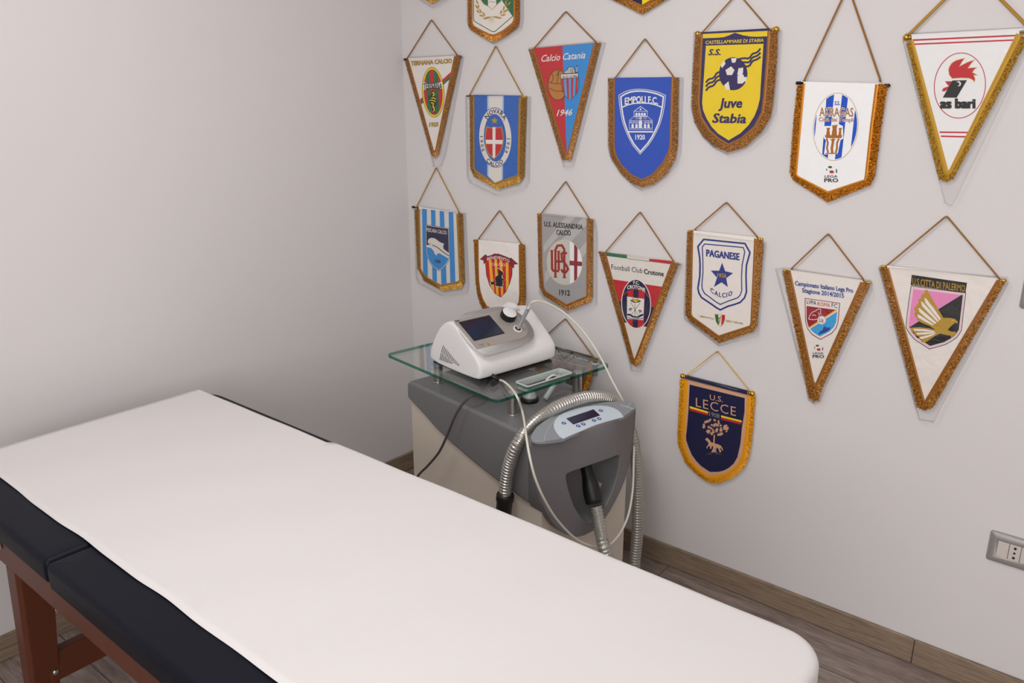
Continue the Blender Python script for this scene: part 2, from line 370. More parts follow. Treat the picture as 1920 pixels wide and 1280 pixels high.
for t in (0, .04, .12, .3, .5, .7, .88, .97, 1):
    ring = []
    for o_, h_ in zip(Oa, Ha):
        v = o_[1]*(1-t)+h_[1]*t; z = o_[2]*(1-t)+h_[2]*t; e = (1-t)**8
        u = (o_[0]*e+ufront(v, z)*(1-e)); ring.append(TL(u, v, z))
    rings.append(ring)
for du, k in ((-.004, .99), (-.010, .982), (-.03, .965), (-.072, .93), (-.080, .90)):
    rings.append([TL(max(ufront(h_[1], h_[2])+du, .606), hc[0]+(h_[1]-hc[0])*k, hc[1]+(h_[2]-hc[1])*k) for h_ in Ha])
b.loft(rings, 0, True, False); b.face(b.vs(rings[-1])); b.face(b.vs(rings[0]))
con = b.build('console', M_grey, cart, smooth=True); sub_of(con, cart)
b = MB(); lens = [on_panel(*p, -.0005) for p in [(60, 345)]+front_top+[(799, 128)]+back_top[::-1]]
b.prism(lens, -PN*.010); cp = b.build('control_panel', M_greyl, cart, bevel=.002); sub_of(cp, cart)
b = MB(); film = [(218, 248), (222, 275), (236, 303), (258, 330), (285, 349), (340, 324), (400, 299), (460, 273), (520, 249), (580, 230), (640, 213), (712, 195), (694, 165), (670, 145), (640, 130), (600, 119), (560, 115), (500, 115), (440, 121), (385, 132), (330, 149), (285, 169), (250, 191), (228, 220)]
b.prism([on_panel(*p, .0001) for p in film], PN*.0006)
kp = b.build('keypad', M_panel, cp); sub_of(kp, cart)
b = MB(); b.prism([on_panel(*p, .0009) for p in ((308, 205), (500, 140), (546, 183), (358, 247))], PN*.0006); b.build('display', M_lcd, kp)
def disc_ring(cx, cy, r0, r1):
    b = MB(); c = on_panel(cx, cy, .0009); ux = on_panel(cx+10, cy-3.4, .0009)-c; ux /= np.linalg.norm(ux); uy = np.cross(PN, ux); n = 20
    P = lambda r, h, k: c+r*(cos(2*pi*k/n)*ux+sin(2*pi*k/n)*uy)+PN*h
    b.loft([[P(r1, 0, k) for k in range(n)], [P(r1, .0012, k) for k in range(n)], [P(r0, .0012, k) for k in range(n)], [P(r0, .0004, k) for k in range(n)]], 0, True, False)
    b.poly([P(r0, .0006, k) for k in range(n)], 1); return b
for cx, cy in ((290, 238), (392, 258), (428, 245), (503, 219), (540, 207), (552, 150)): disc_ring(cx, cy, .0032, .0066).build('button', [M_blue, M_whitep], kp, smooth=False)
for L_ in ([(152, 362), (160, 318), (185, 270), (225, 215), (262, 182)], [(690, 108), (735, 122), (783, 138)], [(735, 122), (765, 95)]):
    P = [on_panel(x, y, .0002) for x, y in L_]; b = MB(); b.tube(P, .0006, 6); b.build('seam', M_seam, cp)
# handle resting in the recess
def lerp(a, b_, t): return a*(1-t)+b_*t
n0 = at_u(*c3(448, 545), .655); n1 = at_u(*c3(508, 805), .712); ax = (n1-n0)
def lathe(b, p0, p1, prof, n=20, mi=0, sq=1.):
    ax = p1-p0; L = np.linalg.norm(ax); ax = ax/L; r = np.array([0, 0, 1.]) if abs(ax[2]) < .9 else np.array([1., 0, 0])
    e1 = np.cross(ax, r); e1 /= np.linalg.norm(e1); e2 = np.cross(ax, e1)
    b.loft([[p0+ax*L*t+rad*(cos(2*pi*k/n)*e1+sq*sin(2*pi*k/n)*e2) for k in range(n)] for t, rad in prof], mi)
b = MB(); lathe(b, n0, n1, [(-.10, .012), (-.08, .0165), (0, .0175), (.2, .0185), (.38, .0215), (.55, .0255), (.72, .0265), (.9, .0255), (.98, .0245), (1.0, .020)]); 
hd = b.build('hose_handle', M_black, cart, smooth=True)
def corrugated(path, r, pitch):
    P = catmull(path, 24); L = np.cumsum([0]+[np.linalg.norm(c-a) for a, c in zip(P, P[1:])]); n = int(L[-1]/pitch)
    pts, rad = [], []
    for k in range(n):
        for f, rr in ((0, r*.90), (.18, r), (.52, r), (.70, r*.90)):
            t = (k+f)*pitch; i = min(np.searchsorted(L, t, 'right')-1, len(P)-2); q = (t-L[i])/(L[i+1]-L[i]); pts.append(P[i]*(1-q)+P[i+1]*q); rad.append(rr)
    b = MB(); b.tube(pts, rad, 22); return b
UA = .585
cuff0 = at_v(944, 962, -.045); cuff1 = at_v(947, 931, -.043)
hose_path = [at_v(947, 940, -.043), at_v(949, 905, -.040), at_v(956, 868, -.036), at_v(970, 832, -.028), at_u(996, 797, UA-.01), at_u(1030, 771, UA), at_u(1068, 753, UA), at_u(1105, 744, UA), at_u(1140, 747, UA), at_u(1166, 766, UA), at_v(1184, 810, .402), at_v(1192, 860, .412), at_v(1196, 920, .418), at_v(1195, 1000, .418), at_v(1190, 1070, .41), TL(.70, .41, .03), TL(.79, .36, .022), TL(.86, .27, .024), TL(.86, .20, .06), TL(.82, .165, .14), at_u(*c3(585, 1150), .775), at_u(*c3(558, 1050), .752), at_u(*c3(535, 930), .729), at_u(*c3(512, 810), .708)]
corrugated(hose_path, .0192, .0098).build('hose', M_hose, cart, smooth=False)
b = MB(); lathe(b, cuff0, cuff1, [(-1.2, .016), (-.55, .016), (-.5, .0225), (-.02, .0225), (0, .0235), (.75, .0235), (.8, .0265), (1.1, .0265), (1.2, .024)]); b.build('hose_cuff', M_black, cart, smooth=True)
# glass shelf with a rounded slot, on four steel posts
GT, GH = .732, .010
c5 = lambda x, y: (920+x*260/1920, 640+y*260/1920)
SL = [loc_of(on_z(*c5(x, y), GT)) for x, y in ((345, 560), (975, 388), (1130, 440), (500, 632))]
su0 = (SL[0][0]+SL[1][0])/2; su1 = (SL[2][0]+SL[3][0])/2; sv0 = (SL[0][1]+SL[3][1])/2; sv1 = (SL[1][1]+SL[2][1])/2
gu0, gu1, gv0, gv1, ch = -.078, .494, -.041, .443, .018
N8 = 6
def rrect(u0, u1, v0, v1, r, n=N8):
    P = []
    for cu, cv, a0 in ((u0+r, v0+r, pi), (u1-r, v0+r, 1.5*pi), (u1-r, v1-r, 0), (u0+r, v1-r, .5*pi)):
        for k in range(n+1): a = a0+k/n*pi/2; P.append((cu+r*cos(a), cv+r*sin(a)))
    return P
GO = rrect(gu0, gu1, gv0, gv1, ch, 3); GI = rrect(su0, su1, sv0, sv1, .008, 3)
b = MB()
to = b.vs([TL(u, v, GT) for u, v in GO]); ti = b.vs([TL(u, v, GT) for u, v in GI]); bo = b.vs([TL(u, v, GT-GH) for u, v in GO]); bi = b.vs([TL(u, v, GT-GH) for u, v in GI]); n = len(GO)
for i in range(n):
    j = (i+1) % n
    b.face((to[i], to[j], ti[j], ti[i]), 0); b.face((bo[j], bo[i], bi[i], bi[j]), 0); b.face((to[i], bo[i], bo[j], to[j]), 1); b.face((ti[j], bi[j], bi[i], ti[i]), 1)
sh = b.build('glass_shelf', [M_glass, M_gedge], cart); sub_of(sh, cart)
M_clearp = mat_clear('clear_plastic', (.93, .95, .94), 1.6, .15, (60, .3, .002))
b = MB(); lip = rrect(su0-.004, su1+.004, sv0-.004, sv1+.004, .011, 3); lin_ = rrect(su0+.0015, su1-.0015, sv0+.0015, sv1-.0015, .007, 3)
b.loft([[TL(u, v, GT+.0005) for u, v in lip], [TL(u, v, GT+.003) for u, v in lip], [TL(u, v, GT+.003) for u, v in lin_], [TL(u, v, GT-.016) for u, v in lin_], [TL(u*.999, v, GT-.018) for u, v in lin_]], 0, True, False)
b.build('slot_rim', mat('frosted_rim', (196, 208, 204), .3, 0, None, .05), sh)
for u, v in ((.451, .060), (.451, .334), (.075, .060), (.075, .334)):
    b = MB(); lathe(b, TL(u, v, TT+.0004), TL(u, v, GT-GH-.0005), [(0, .0175), (.02, .0175), (.03, .0155), (.97, .0155), (1, .015)], 24); b.build('shelf_post', M_steel, cart, smooth=False, bevel=.0006)
h = loc_of(on_z(1116, 682, GT))
b = MB(); lathe(b, TL(h[0], h[1], GT-GH-.03), TL(h[0], h[1], GT+.006), [(0, .009), (.83, .0095), (.84, .014), (.97, .014), (1, .012)], 22); b.build('probe_socket', mat('grey_socket', (150, 158, 156), .35), sh, smooth=True)
b = MB(); lathe(b, TL(h[0], h[1], GT+.0058), TL(h[0], h[1], GT+.0064), [(0, .009), (1, .009)], 18); b.build('socket_hole', M_black, sh)

# spare nozzle standing on the hood under the slot, and a bent applicator leaning in the slot
nb = loc_of(on_z(993, 752, TT)); ntop = at_u(998, 717, nb[0]+.004); nl = loc_of(ntop)
noz = thing('spare_nozzle', 'small grey nozzle with a metal ring, standing under the slot of the glass shelf', 'nozzle', tuple(TL(nb[0], nb[1], TT)))
z0 = TT+.0006
b = MB(); lathe(b, TL(nb[0], nb[1], z0), TL(nb[0], nb[1], z0+.014), [(0, .027), (.5, .029), (.9, .028), (1, .024)], 24); b.build('base', M_black, noz, smooth=True)
b = MB(); lathe(b, TL(nb[0], nb[1], z0+.0142), TL(nb[0]+.002, nb[1], nl[2]-.006), [(0, .024), (.15, .022), (.5, .0145), (1, .0118)], 24); b.build('barrel', mat('translucent_grey', (168, 172, 170), .3), noz, smooth=True)
b = MB(); c_ = TL(nb[0]+.002, nb[1], 0)
b.loft([[c_+np.array([r*cos(2*pi*k/24), r*sin(2*pi*k/24), z]) for k in range(24)] for r, z in ((.0118, nl[2]-.0058), (.0128, nl[2]-.005), (.0128, nl[2]+.002), (.0105, nl[2]+.002), (.0105, nl[2]-.012))], 0, True, False)
b.build('ring', M_steel, noz, smooth=False)
ua = (su0+su1)/2
ap = thing('applicator', 'bent white handled applicator leaning in the slot of the glass shelf', 'applicator', tuple(TL(ua, sv1-.05, TT)))
P = [at_u(*c5(x, y), ua) for x, y in ((690, 610), (755, 560), (800, 505), (862, 468), (905, 475), (935, 500), (945, 540))]
b = MB(); b.tube(catmull(P, 6), .0030, 10); b.build('handle', M_whitep, ap, smooth=True)
p1 = at_u(*c5(690, 640), ua); p2 = at_u(*c5(900, 560), ua)
q1 = loc_of(p1); q2 = loc_of(p2)
b = MB(); lathe(b, TL(ua, q1[1]+.02, TT+.0105), TL(ua, q2[1]+.02, GT-.006), [(0, .007), (.05, .009), (.9, .009), (1, .006)], 18); b.build('tube', mat('translucent_grey', (168, 172, 170), .3), ap, smooth=True)

# ------------------------------------------------------------------ laser unit on the glass shelf
GZ = GT+.0006
las = thing('laser_unit', 'white desktop laser therapy unit with a small screen, on the glass shelf', 'laser device', tuple(TL(.22, .17, GZ)), TH)
DV0, DV1 = .012, .338
pr = [(.094, GZ+.005), (.095, .760), (.103, .790), (.128, .832), (.150, .862), (.170, .880), (.192, .893), (.212, .896), (.232, .890), (.25, .877), (.335, .809), (.352, .790), (.357, .772), (.354, GZ+.012), (.345, GZ+.005)]
b = MB()
def ring_at(v, k):                     # rounded ends: shrink the profile towards its middle
    mu, mz = .225, .80
    return [TL(mu+(u-mu)*k, v, max(GZ+.005, mz+(z-mz)*k)) for u, z in pr]
for v, k in ((DV0+.0, .93), (DV0+.003, .965), (DV0+.009, .988), (DV0+.02, 1), (DV1-.03, 1), (DV1-.015, .985), (DV1-.005, .95), (DV1, .90)): pass
b.loft([ring_at(v, k) for v, k in ((DV0, .955), (DV0+.003, .978), (DV0+.008, .992), (DV0+.016, 1), (DV0+.1, 1), (DV0+.2, 1), (DV1-.03, 1), (DV1-.015, .985), (DV1-.006, .965), (DV1, .93))])
lb = b.build('housing', M_whitep, las, smooth=True, bevel=.0); sub_of(lb, las)
e = lb.modifiers.new('sub', 'SUBSURF'); e.levels = 1; e.render_levels = 2
for eg in []: pass
# sloping panel frame: s = distance down the slope, v across
PA = np.array([.222, .903]); PB = np.array([.338, .833]); pd = (PB-PA)/np.linalg.norm(PB-PA); pn = np.array([-pd[1], pd[0]]); pn = pn if pn[1] > 0 else -pn
def PS(v, s, h=0.): q = PA+pd*s+pn*h; return TL(q[0], v, q[1])
# raised bezel with a rounded lower right end
bez = [(.010, -.014), (.19, -.014), (.225, -.006), (.250, .012), (.266, .045), (.268, .085), (.258, .120), (.235, .146), (.200, .158), (.10, .160), (.010, .160)]
bez = [(v, s) for v, s in bez]
def offset_poly(P, d):
    n = len(P); out = []
    for i in range(n):
        p0, p1, p2 = [np.array(P[k % n]) for k in (i-1, i, i+1)]
        t1 = p1-p0; t2 = p2-p1; t1 = t1/np.linalg.norm(t1); t2 = t2/np.linalg.norm(t2)
        m = np.array([t1[1]+t2[1], -t1[0]-t2[0]]); L = np.linalg.norm(m); m = m/L if L > 1e-6 else np.array([t1[1], -t1[0]])
        out.append(tuple(p1+m*d/max(.4, m@np.array([t1[1], -t1[0]]))))
    return out
def smooth_closed(P, it=2):
    P = [np.array(p, float) for p in P]
    for _ in range(it): P = [q for a_, c_ in zip(P, P[1:]+P[:1]) for q in (a_*.75+c_*.25, a_*.25+c_*.75)]
    return P
bz = smooth_closed(bez, 2)
b = MB(); b.loft([[PS(v, s, hh) for v, s in offset_poly(bz, -dd)] for dd, hh in ((.012, -.034), (.007, -.016), (.003, -.004), (0., -.0015), (-.003, 0.))] ); 
b.build('bezel', M_whitep, las, smooth=True)
pan = [(.0155, .003), (.17, .003), (.200, .004), (.222, .009), (.238, .022), (.247, .045), (.250, .075), (.246, .100), (.234, .119), (.215, .131), (.19, .135), (.10, .1335), (.0165, .132)]
M_silver = mat('warm_grey_panel', (168, 162, 155), .42, .2, None, .02, 60)
b = MB(); b.prism([PS(v, s, .0004) for v, s in pan], PS(0, 0, .0014)-PS(0, 0, .0)); fp = b.build('front_panel', M_silver, las); sub_of(fp, las)
M_scr = mat('dark_screen', (34, 40, 58), .12, 0, None, .35, 9)
b = MB(); b.prism([PS(v, s, .0019) for v, s in ((.0285, .0175), (.147, .0175), (.149, .098), (.031, .098))], PS(0, 0, .001)-PS(0, 0, 0)); b.build('screen', [M_scr], fp)
b = MB(); scr = [(.0262, .0152), (.1495, .0152), (.1515, .1003), (.0288, .1003)]; b.prism([PS(v, s, .0018) for v, s in scr], PS(0, 0, .0007)-PS(0, 0, 0)); b.build('screen_frame', M_black, fp)
kc = PS(.2075, .040, .0018); kn_ = PS(0, 0, 1)-PS(0, 0, 0)
b = MB(); lathe(b, kc, kc+kn_*.022, [(0, .0245), (.1, .0262), (.88, .0258), (1, .0245)], 36); kb = b.build('knob', M_black, las, smooth=True); sub_of(kb, las)
b = MB(); lathe(b, kc+kn_*.0215, kc+kn_*.0235, [(0, .0235), (.6, .0235), (1, .022)], 36); b.build('knob_cap', M_whitep, kb, smooth=True)
hp = PS(.2085, .096, .0018)
b = MB(); n = 28; e1 = TV; e2 = np.cross(kn_, TV)
Pp = lambda r, hh, k: hp+r*(cos(2*pi*k/n)*e1+sin(2*pi*k/n)*e2)+kn_*hh
b.loft([[Pp(r, hh, k) for k in range(n)] for r, hh in ((.0145, 0), (.0145, .002), (.0105, .0028), (.0100, .0008))], 0, True, False); b.poly([Pp(.0102, .0012, k) for k in range(n)], 1)
b.build('probe_holder', [M_whitep, M_black], las, smooth=False)
ptop = hitp(992, 575, TV, TV@TO+.2085+.006)
b = MB(); pb = hp+kn_*.0016; lathe(b, pb, ptop, [(0, .0055), (.03, .0062), (.9, .0070), (.97, .0070), (1, .005)], 18); pr_ = b.build('laser_probe', mat('silver_probe', (196, 198, 200), .3, .6), las, smooth=True); sub_of(pr_, las)
b = MB(); b.ball(lerp(pb, ptop, .86)-_fh*.0072, .0016); b.build('probe_button', M_black, pr_)
# carrying grip moulded into the top
b = MB(); G = [(.193, .236), (.212, .262), (.2, .30)]
b.loft([[TL(u, v, z) for u, z in ((.165, zz-.02), (.175, zz-.004), (.19, zz), (.215, zz-.003), (.235, zz-.022))] for v, zz in ((.19, .893), (.205, .901), (.225, .9035), (.245, .9025), (.262, .908), (.276, .912), (.286, .908), (.296, .893))])
b.build('grip', M_whitep, las, smooth=True)
# vents: two rows of slanted slots on the end face
M_slot = mat('vent_shadow', (66, 60, 60), .8)
b = MB(); o4 = lambda x, y: (720+x*.09375, 640+y*.09375)
def slot(p, q):
    a_ = at_v(*o4(*p), DV0-.0006); c_ = at_v(*o4(*q), DV0-.0006); d = TU*.0011
    b.prism([a_-d, a_+d, c_+d, c_-d], TV*.004)
for k in range(13):
    t = k/12; x = 1186+t*310; y0 = 78+t*378; L_ = 108*(1-t)**.8+30; slot((x, y0), (x-L_*.28, y0+L_))
for k in range(9):
    t = k/8; x = 1143+t*225; y0 = 228+t*192; L_ = 118*(1-t)**.8+22; slot((x, y0), (x-L_*.2, y0+L_))
b.build('vents', M_slot, las)
b = MB(); fr = [(.100, GZ), (.352, GZ), (.345, GZ+.0058), (.104, GZ+.0058)]
b.loft([[TL(u, v, z) for u, z in fr] for v in (DV0+.012, DV1-.02)]); b.build('base', M_black, las)
# cable from the connector, looping in front of the console, up behind it and over to the probe
M_cable = mat('ivory_cable', (222, 218, 205), .45, 0, None, .03)
k0 = at_u(925, 706, .358); k1 = at_u(937, 712, .372)
b = MB(); lathe(b, k0, k1, [(-.3, .0075), (.3, .0075), (.6, .0055), (1, .0038)], 16); b.build('connector', M_black, las, smooth=True)
cab = [k1, on_z(946, 716, .744), on_z(959, 728, .747), on_z(970, 745, .749), at_u(979, 770, .53), at_u(984, 796, .60), at_u(987, 820, .66), at_u(993, 855, .705), at_u(1003, 895, .725), at_u(1020, 935, .735), at_u(1045, 975, .738), at_u(1080, 1010, .735), at_u(1112, 1024, .735), at_u(1140, 1022, .735), at_u(1162, 1000, .725), at_u(1178, 965, .71), at_u(1186, 920, .69), at_u(1188, 870, .67), at_u(1188, 820, .635), at_u(1180, 780, .60), at_u(1167, 750, .575), at_u(1148, 714, .53), at_u(1126, 670, .47), at_u(1104, 635, .42), at_u(1080, 606, .38), at_u(1052, 582, .34), at_u(1025, 568, .315), at_u(1005, 564, .305), at_u(995, 569, .302), ptop]
b = MB(); b.tube(catmull(cab, 8), .0034, 10); b.build('cable', M_cable, las, smooth=True)
# printed marks on the panel: small maker's mark, notice and warning triangle
M_ink = mat('dark_print', (52, 46, 42), .6)
def flat(b, pts, mi=0): b.prism([PS(v, s, .0018+.0003*mi) for v, s in pts], PS(0, 0, .0003)-PS(0, 0, 0), mi)
b = MB(); flat(b, [(.0185, .0055), (.0225, .0055), (.0220, .0112), (.0205, .0120)])
for k in range(5): flat(b, [(.0225+k*.0024, .0075), (.0246+k*.0024, .0075), (.0246+k*.0024, .0112), (.0225+k*.0024, .0112)])
b.build('maker_mark', M_ink, fp)
b = MB(); flat(b, [(.060, .130), (.0665, .1165), (.073, .130)]); flat(b, [(.0655, .127), (.0665, .1205), (.0675, .127)], 1); b.build('warning_sign', [mat('warning_yellow', (196, 130, 20), .5), M_ink], fp)
b = MB()
for k in range(6): flat(b, [(.034+k*.0034, .1185), (.0362+k*.0034, .1185), (.0362+k*.0034, .1202), (.034+k*.0034, .1202)])
for k in range(4): flat(b, [(.039+k*.0034, .1245), (.0408+k*.0034, .1245), (.0408+k*.0034, .126), (.039+k*.0034, .126)])
b.build('notice_print', M_ink, fp)
# grey mains lead hanging from under the shelf in front of the machine
M_lead = mat('dark_grey_lead', (74, 68, 66), .5, 0, None, .06)
P = [TL(.30, .10, GT-GH-.0045), at_v(902, 736, .03), at_v(884, 742, -.012), at_v(868, 756, -.032), at_v(853, 780, -.045), at_v(840, 812, -.052), at_v(824, 846, -.056), at_v(803, 872, -.058), at_v(783, 893, -.06), at_v(765, 930, -.06), TL(.03, -.06, .05), TL(.0, -.05, .006), TL(-.10, .0, .005), TL(-.3, .1, .005)]
b = MB(); b.tube(catmull(P, 8), .0040, 10); o = b.build('mains_lead', M_lead, las, smooth=True); o['label'] = 'dark grey mains lead'

# ------------------------------------------------------------------ pennants on the right wall
BOOST = 1.12
def fab(name, rgb, rough=.45, satin=False):
    c = tuple(min(245, v*BOOST) for v in rgb)
    return mat('cloth_'+name, c, .28 if satin else rough, 0, (20, .75, .009) if satin else (600, .15, .0005), .03, 50, .5, .15)
PAL = dict(white=(216, 210, 204), ivory=(208, 203, 196), purewhite=(222, 220, 222), red=(178, 26, 38), green=(22, 100, 58), black=(22, 20, 24), navy=(24, 26, 62), blue=(18, 70, 172), gold=(168, 132, 40),
           yellow=(224, 190, 20), brown=(150, 92, 32), grey=(150, 148, 148), lgrey=(172, 170, 168), silver=(184, 182, 178), sky=(40, 128, 196), dred=(140, 18, 34), pink=(214, 128, 176), tan=(190, 146, 116), maroon=(84, 22, 42),
           dgrey=(104, 94, 98), lightblue=(150, 176, 212), novara=(34, 90, 170), ball=(170, 112, 46), wine=(128, 20, 40), bluetext=(34, 58, 136), aqua=(52, 150, 204), indigo=(36, 28, 84), orange=(222, 160, 30), cream=(200, 190, 140), dgold=(120, 94, 26), midblue=(26, 44, 120), darknavy=(14, 16, 56))
M_fr = dict(bronze=mat_fringe('bronze_fringe', (112, 70, 18), (184, 124, 46), (230, 178, 92), .4), gold=mat_fringe('gold_fringe', (120, 82, 12), (188, 138, 42), (226, 184, 90)),
            amber=mat_fringe('amber_fringe', (130, 74, 8), (200, 128, 28), (240, 184, 78)), yellow=mat_fringe('yellow_fringe', (176, 104, 4), (236, 164, 14), (250, 206, 60), .25, .45), ochre=mat_fringe('ochre_fringe', (130, 92, 8), (190, 142, 24), (222, 182, 60), .2, .5))
M_br = dict(bronze=mat('bronze_braid', (166, 106, 36), .4, .4, (500, .5, .001), .15, 300), gold=mat('gold_braid', (190, 140, 44), .4, .5, (500, .5, .001), .15, 300), amber=mat('amber_braid', (196, 124, 28), .4, .5, (500, .5, .001), .15, 300),
            yellow=mat('yellow_braid', (240, 160, 14), .45, .1, (300, .2, .001), .06, 100), ochre=mat('ochre_braid', (196, 148, 24), .5, .2, (400, .5, .001), .15, 200))
M_cord = dict(bronze=mat('bronze_cord', (150, 100, 38), .55, .2, (700, .6, .001), .2, 400), gold=mat('gold_cord', (178, 132, 44), .55, .2, (700, .6, .001), .2, 400), yellow=mat('yellow_cord', (216, 168, 20), .4, .4, None, .1, 200))
M_brass = mat('polished_brass', (214, 166, 60), .2, 1, None, .05, 60); M_dbr = mat('dark_finial', (40, 34, 24), .3, .6, None, .1, 60)
M_film = mat_clear('plastic_film', (.965, .962, .962), .9, .06, (45, .5, .004)); M_weld = mat_clear('plastic_film_edge', (.86, .86, .87), 1.6, .2)
M_nail = mat('nail_steel', (150, 150, 152), .35, .9)
YC, YP, YF = -.0105, -.0108, -.0096       # depths: cloth face, first print layer, fringe

def clip(poly, conv):
    ar = sum(a[0]*b_[1]-b_[0]*a[1] for a, b_ in zip(conv, conv[1:]+conv[:1])); sg = 1 if ar > 0 else -1
    out = [tuple(p) for p in poly]
    for a, b_ in zip(conv, conv[1:]+conv[:1]):
        if not out: return []
        f = lambda p: sg*((b_[0]-a[0])*(p[1]-a[1])-(b_[1]-a[1])*(p[0]-a[0])); inp, out = out, []
        for p, q in zip(inp, inp[1:]+inp[:1]):
            fp_, fq = f(p), f(q)
            if fp_ >= 0: out.append(p)
            if (fp_ >= 0) != (fq >= 0): t = fp_/(fp_-fq); out.append((p[0]+(q[0]-p[0])*t, p[1]+(q[1]-p[1])*t))
    return out
def ellipse(cx, cy, rx, ry, rot=0., n=40, a0=0., a1=360.):
    c, s = cos(radians(rot)), sin(radians(rot)); P = []
    full = abs(a1-a0) >= 360
    for k in range(n if full else n+1):
        a = radians(a0+(a1-a0)*k/n); x, y = rx*cos(a), -ry*sin(a); P.append((cx+x*c-y*s, cy+x*s+y*c))
    return P
def cham(P, it=2, closed=True):
    P = [np.array(p, float) for p in P]
    for _ in range(it):
        if closed: P = [q for a, c in zip(P, P[1:]+P[:1]) for q in (a*.75+c*.25, a*.25+c*.75)]
        else: P = [P[0]]+[q for a, c in zip(P, P[1:]) for q in (a*.75+c*.25, a*.25+c*.75)]+[P[-1]]
    return [tuple(p) for p in P]
TXT = {}
def text_mesh(s, bold, shear, sp):
    k = (s, bold, shear, sp)
    if k not in TXT:
        cu = bpy.data.curves.new('glyphs', 'FONT'); cu.body = s; cu.offset = bold; cu.shear = shear; cu.space_character = sp; cu.resolution_u = 2; cu.fill_mode = 'FRONT'
        o = bpy.data.objects.new('glyphs', cu); COL.objects.link(o); bpy.context.view_layer.update()
        me = bpy.data.meshes.new_from_object(o.evaluated_get(bpy.context.evaluated_depsgraph_get()))
        V = np.array([v.co[:2] for v in me.vertices]); F = [tuple(p.vertices) for p in me.polygons]
        bpy.data.objects.remove(o); bpy.data.curves.remove(cu); bpy.data.meshes.remove(me)
        caps = V[:, 1].max(); V = V-[V[:, 0].min(), 0]; W = V[:, 0].max(); TXT[k] = (np.c_[V[:, 0]/W, V[:, 1]/caps], F)
    return TXT[k]

class Print:                                # flat print on the cloth, drawn in crop coordinates and laid on the cloth plane
    def __init__(s, px, host=None): s.px = px; s.host = host; s.b = MB(); s.cols = []; s.k = 0
    def mi(s, c):
        if c not in s.cols: s.cols.append(c)
        return s.cols.index(c)
    def P(s, p, y): X, Y = s.px(p); return on_y(X, Y, y)
    def layer(s): s.k += 1; return YP-.00004*s.k
    def poly(s, pts, c, smooth=0):
        if len(pts) < 3: return
        if smooth: pts = cham(pts, smooth)
        y = s.layer(); s.b.poly([s.P(p, y) for p in pts], s.mi(c))
    def stroke(s, pts, w, c, closed=False, smooth=0):
        if smooth: pts = cham(pts, smooth, closed)
        P = [np.array(p, float) for p in pts]; n = len(P); y = s.layer(); L, R = [], []
        for i in range(n):
            a = P[i-1] if (closed or i > 0) else P[i]; c_ = P[(i+1) % n] if (closed or i < n-1) else P[i]
            t1 = P[i]-a; t2 = c_-P[i]; l1, l2 = np.linalg.norm(t1), np.linalg.norm(t2)
            t1 = t1/l1 if l1 > 0 else t2/l2; t2 = t2/l2 if l2 > 0 else t1
            m = np.array([-(t1[1]+t2[1]), t1[0]+t2[0]]); lm = np.linalg.norm(m); m = m/lm if lm > 1e-6 else np.array([-t1[1], t1[0]])
            k = w/2/max(.45, abs(m@np.array([-t1[1], t1[0]]))); L.append(tuple(P[i]+m*k)); R.append(tuple(P[i]-m*k))
        l = s.b.vs([s.P(p, y) for p in L]); r = s.b.vs([s.P(p, y) for p in R]); mi = s.mi(c)
        for i in range(n if closed else n-1): j = (i+1) % n; s.b.face((l[i], l[j], r[j], r[i]), mi)
    def ell(s, cx, cy, rx, ry, c, rot=0, a0=0, a1=360): s.poly(ellipse(cx, cy, rx, ry, rot, 40, a0, a1), c)
    def stripes(s, shape, strips, c):       # strips: quads (x0top, x1top, x0bottom, x1bottom, ytop, ybottom) or polygons, cut to a convex shape
        for q in strips:
            if not isinstance(q[0], tuple): q = [(q[0], q[4]), (q[1], q[4]), (q[3], q[5]), (q[2], q[5])]
            s.poly(clip(q, shape), c)
    def text(s, t, A, B, h, c, bold=.0, shear=0., sag=0., up=None, sp=1., outline=None, keep=False):
        if outline: s.text(t, A, B, h, outline, bold+.035, shear, sag, up, sp, None, True)
        V, F = text_mesh(t, min(bold, .012), shear, sp); y = s.layer(); A = np.array(A, float); B = np.array(B, float); d = B-A
        u_ = np.array(up, float) if up else np.array([0., -1.]); e = max(0, bold-.012)*h*1.15
        for ox, oy in ([(0, 0)] if e == 0 else [(-e, -e*.5), (e, -e*.5), (-e, e*.5), (e, e*.5), (0, 0)] if not keep else [(e*cos(a), e*sin(a)) for a in np.arange(0, 2*pi, pi/4)]):
            pts = []
            for u, v in V: q = A+d*u+u_*h*v-np.array([0, 1])*sag*4*u*(1-u)+np.array([ox, oy]); pts.append(s.P(q, y))
            i = s.b.vs(pts); mi = s.mi(c); y -= .000002
            for f in F: s.b.face([i[k] for k in f], mi)
        if s.host and not keep: s.done('lettering', s.host); s.b = MB(); s.cols = []
    def arc(s, t, cx, cy, rx, ry, a0, a1, h, c, bold=0., inward=False, sp=1.1):   # angle in degrees, letters along an ellipse
        V, F = text_mesh(t, min(bold, .02), 0, sp); y = s.layer(); pts = []
        for u, v in V:
            a = radians(a0+(a1-a0)*u); k = -h*v if inward else h*v; pts.append(s.P((cx+(rx+k)*cos(a), cy-(ry+k)*sin(a)), y))
        i = s.b.vs(pts); mi = s.mi(c)
        for f in F: s.b.face([i[k] for k in f], mi)
        if s.host: s.done('lettering', s.host); s.b = MB(); s.cols = []
    def star(s, cx, cy, r, c, r2=.4, rot=0, n=5, sx=1.):
        s.poly([(cx+sx*(r if k % 2 == 0 else r*r2)*sin(radians(rot+k*180/n)), cy-(r if k % 2 == 0 else r*r2)*cos(radians(rot+k*180/n))) for k in range(2*n)], c)
    def done(s, name, parent):
        if s.b.f: return s.b.build(name, [fab(c, PAL[c]) for c in s.cols], parent)

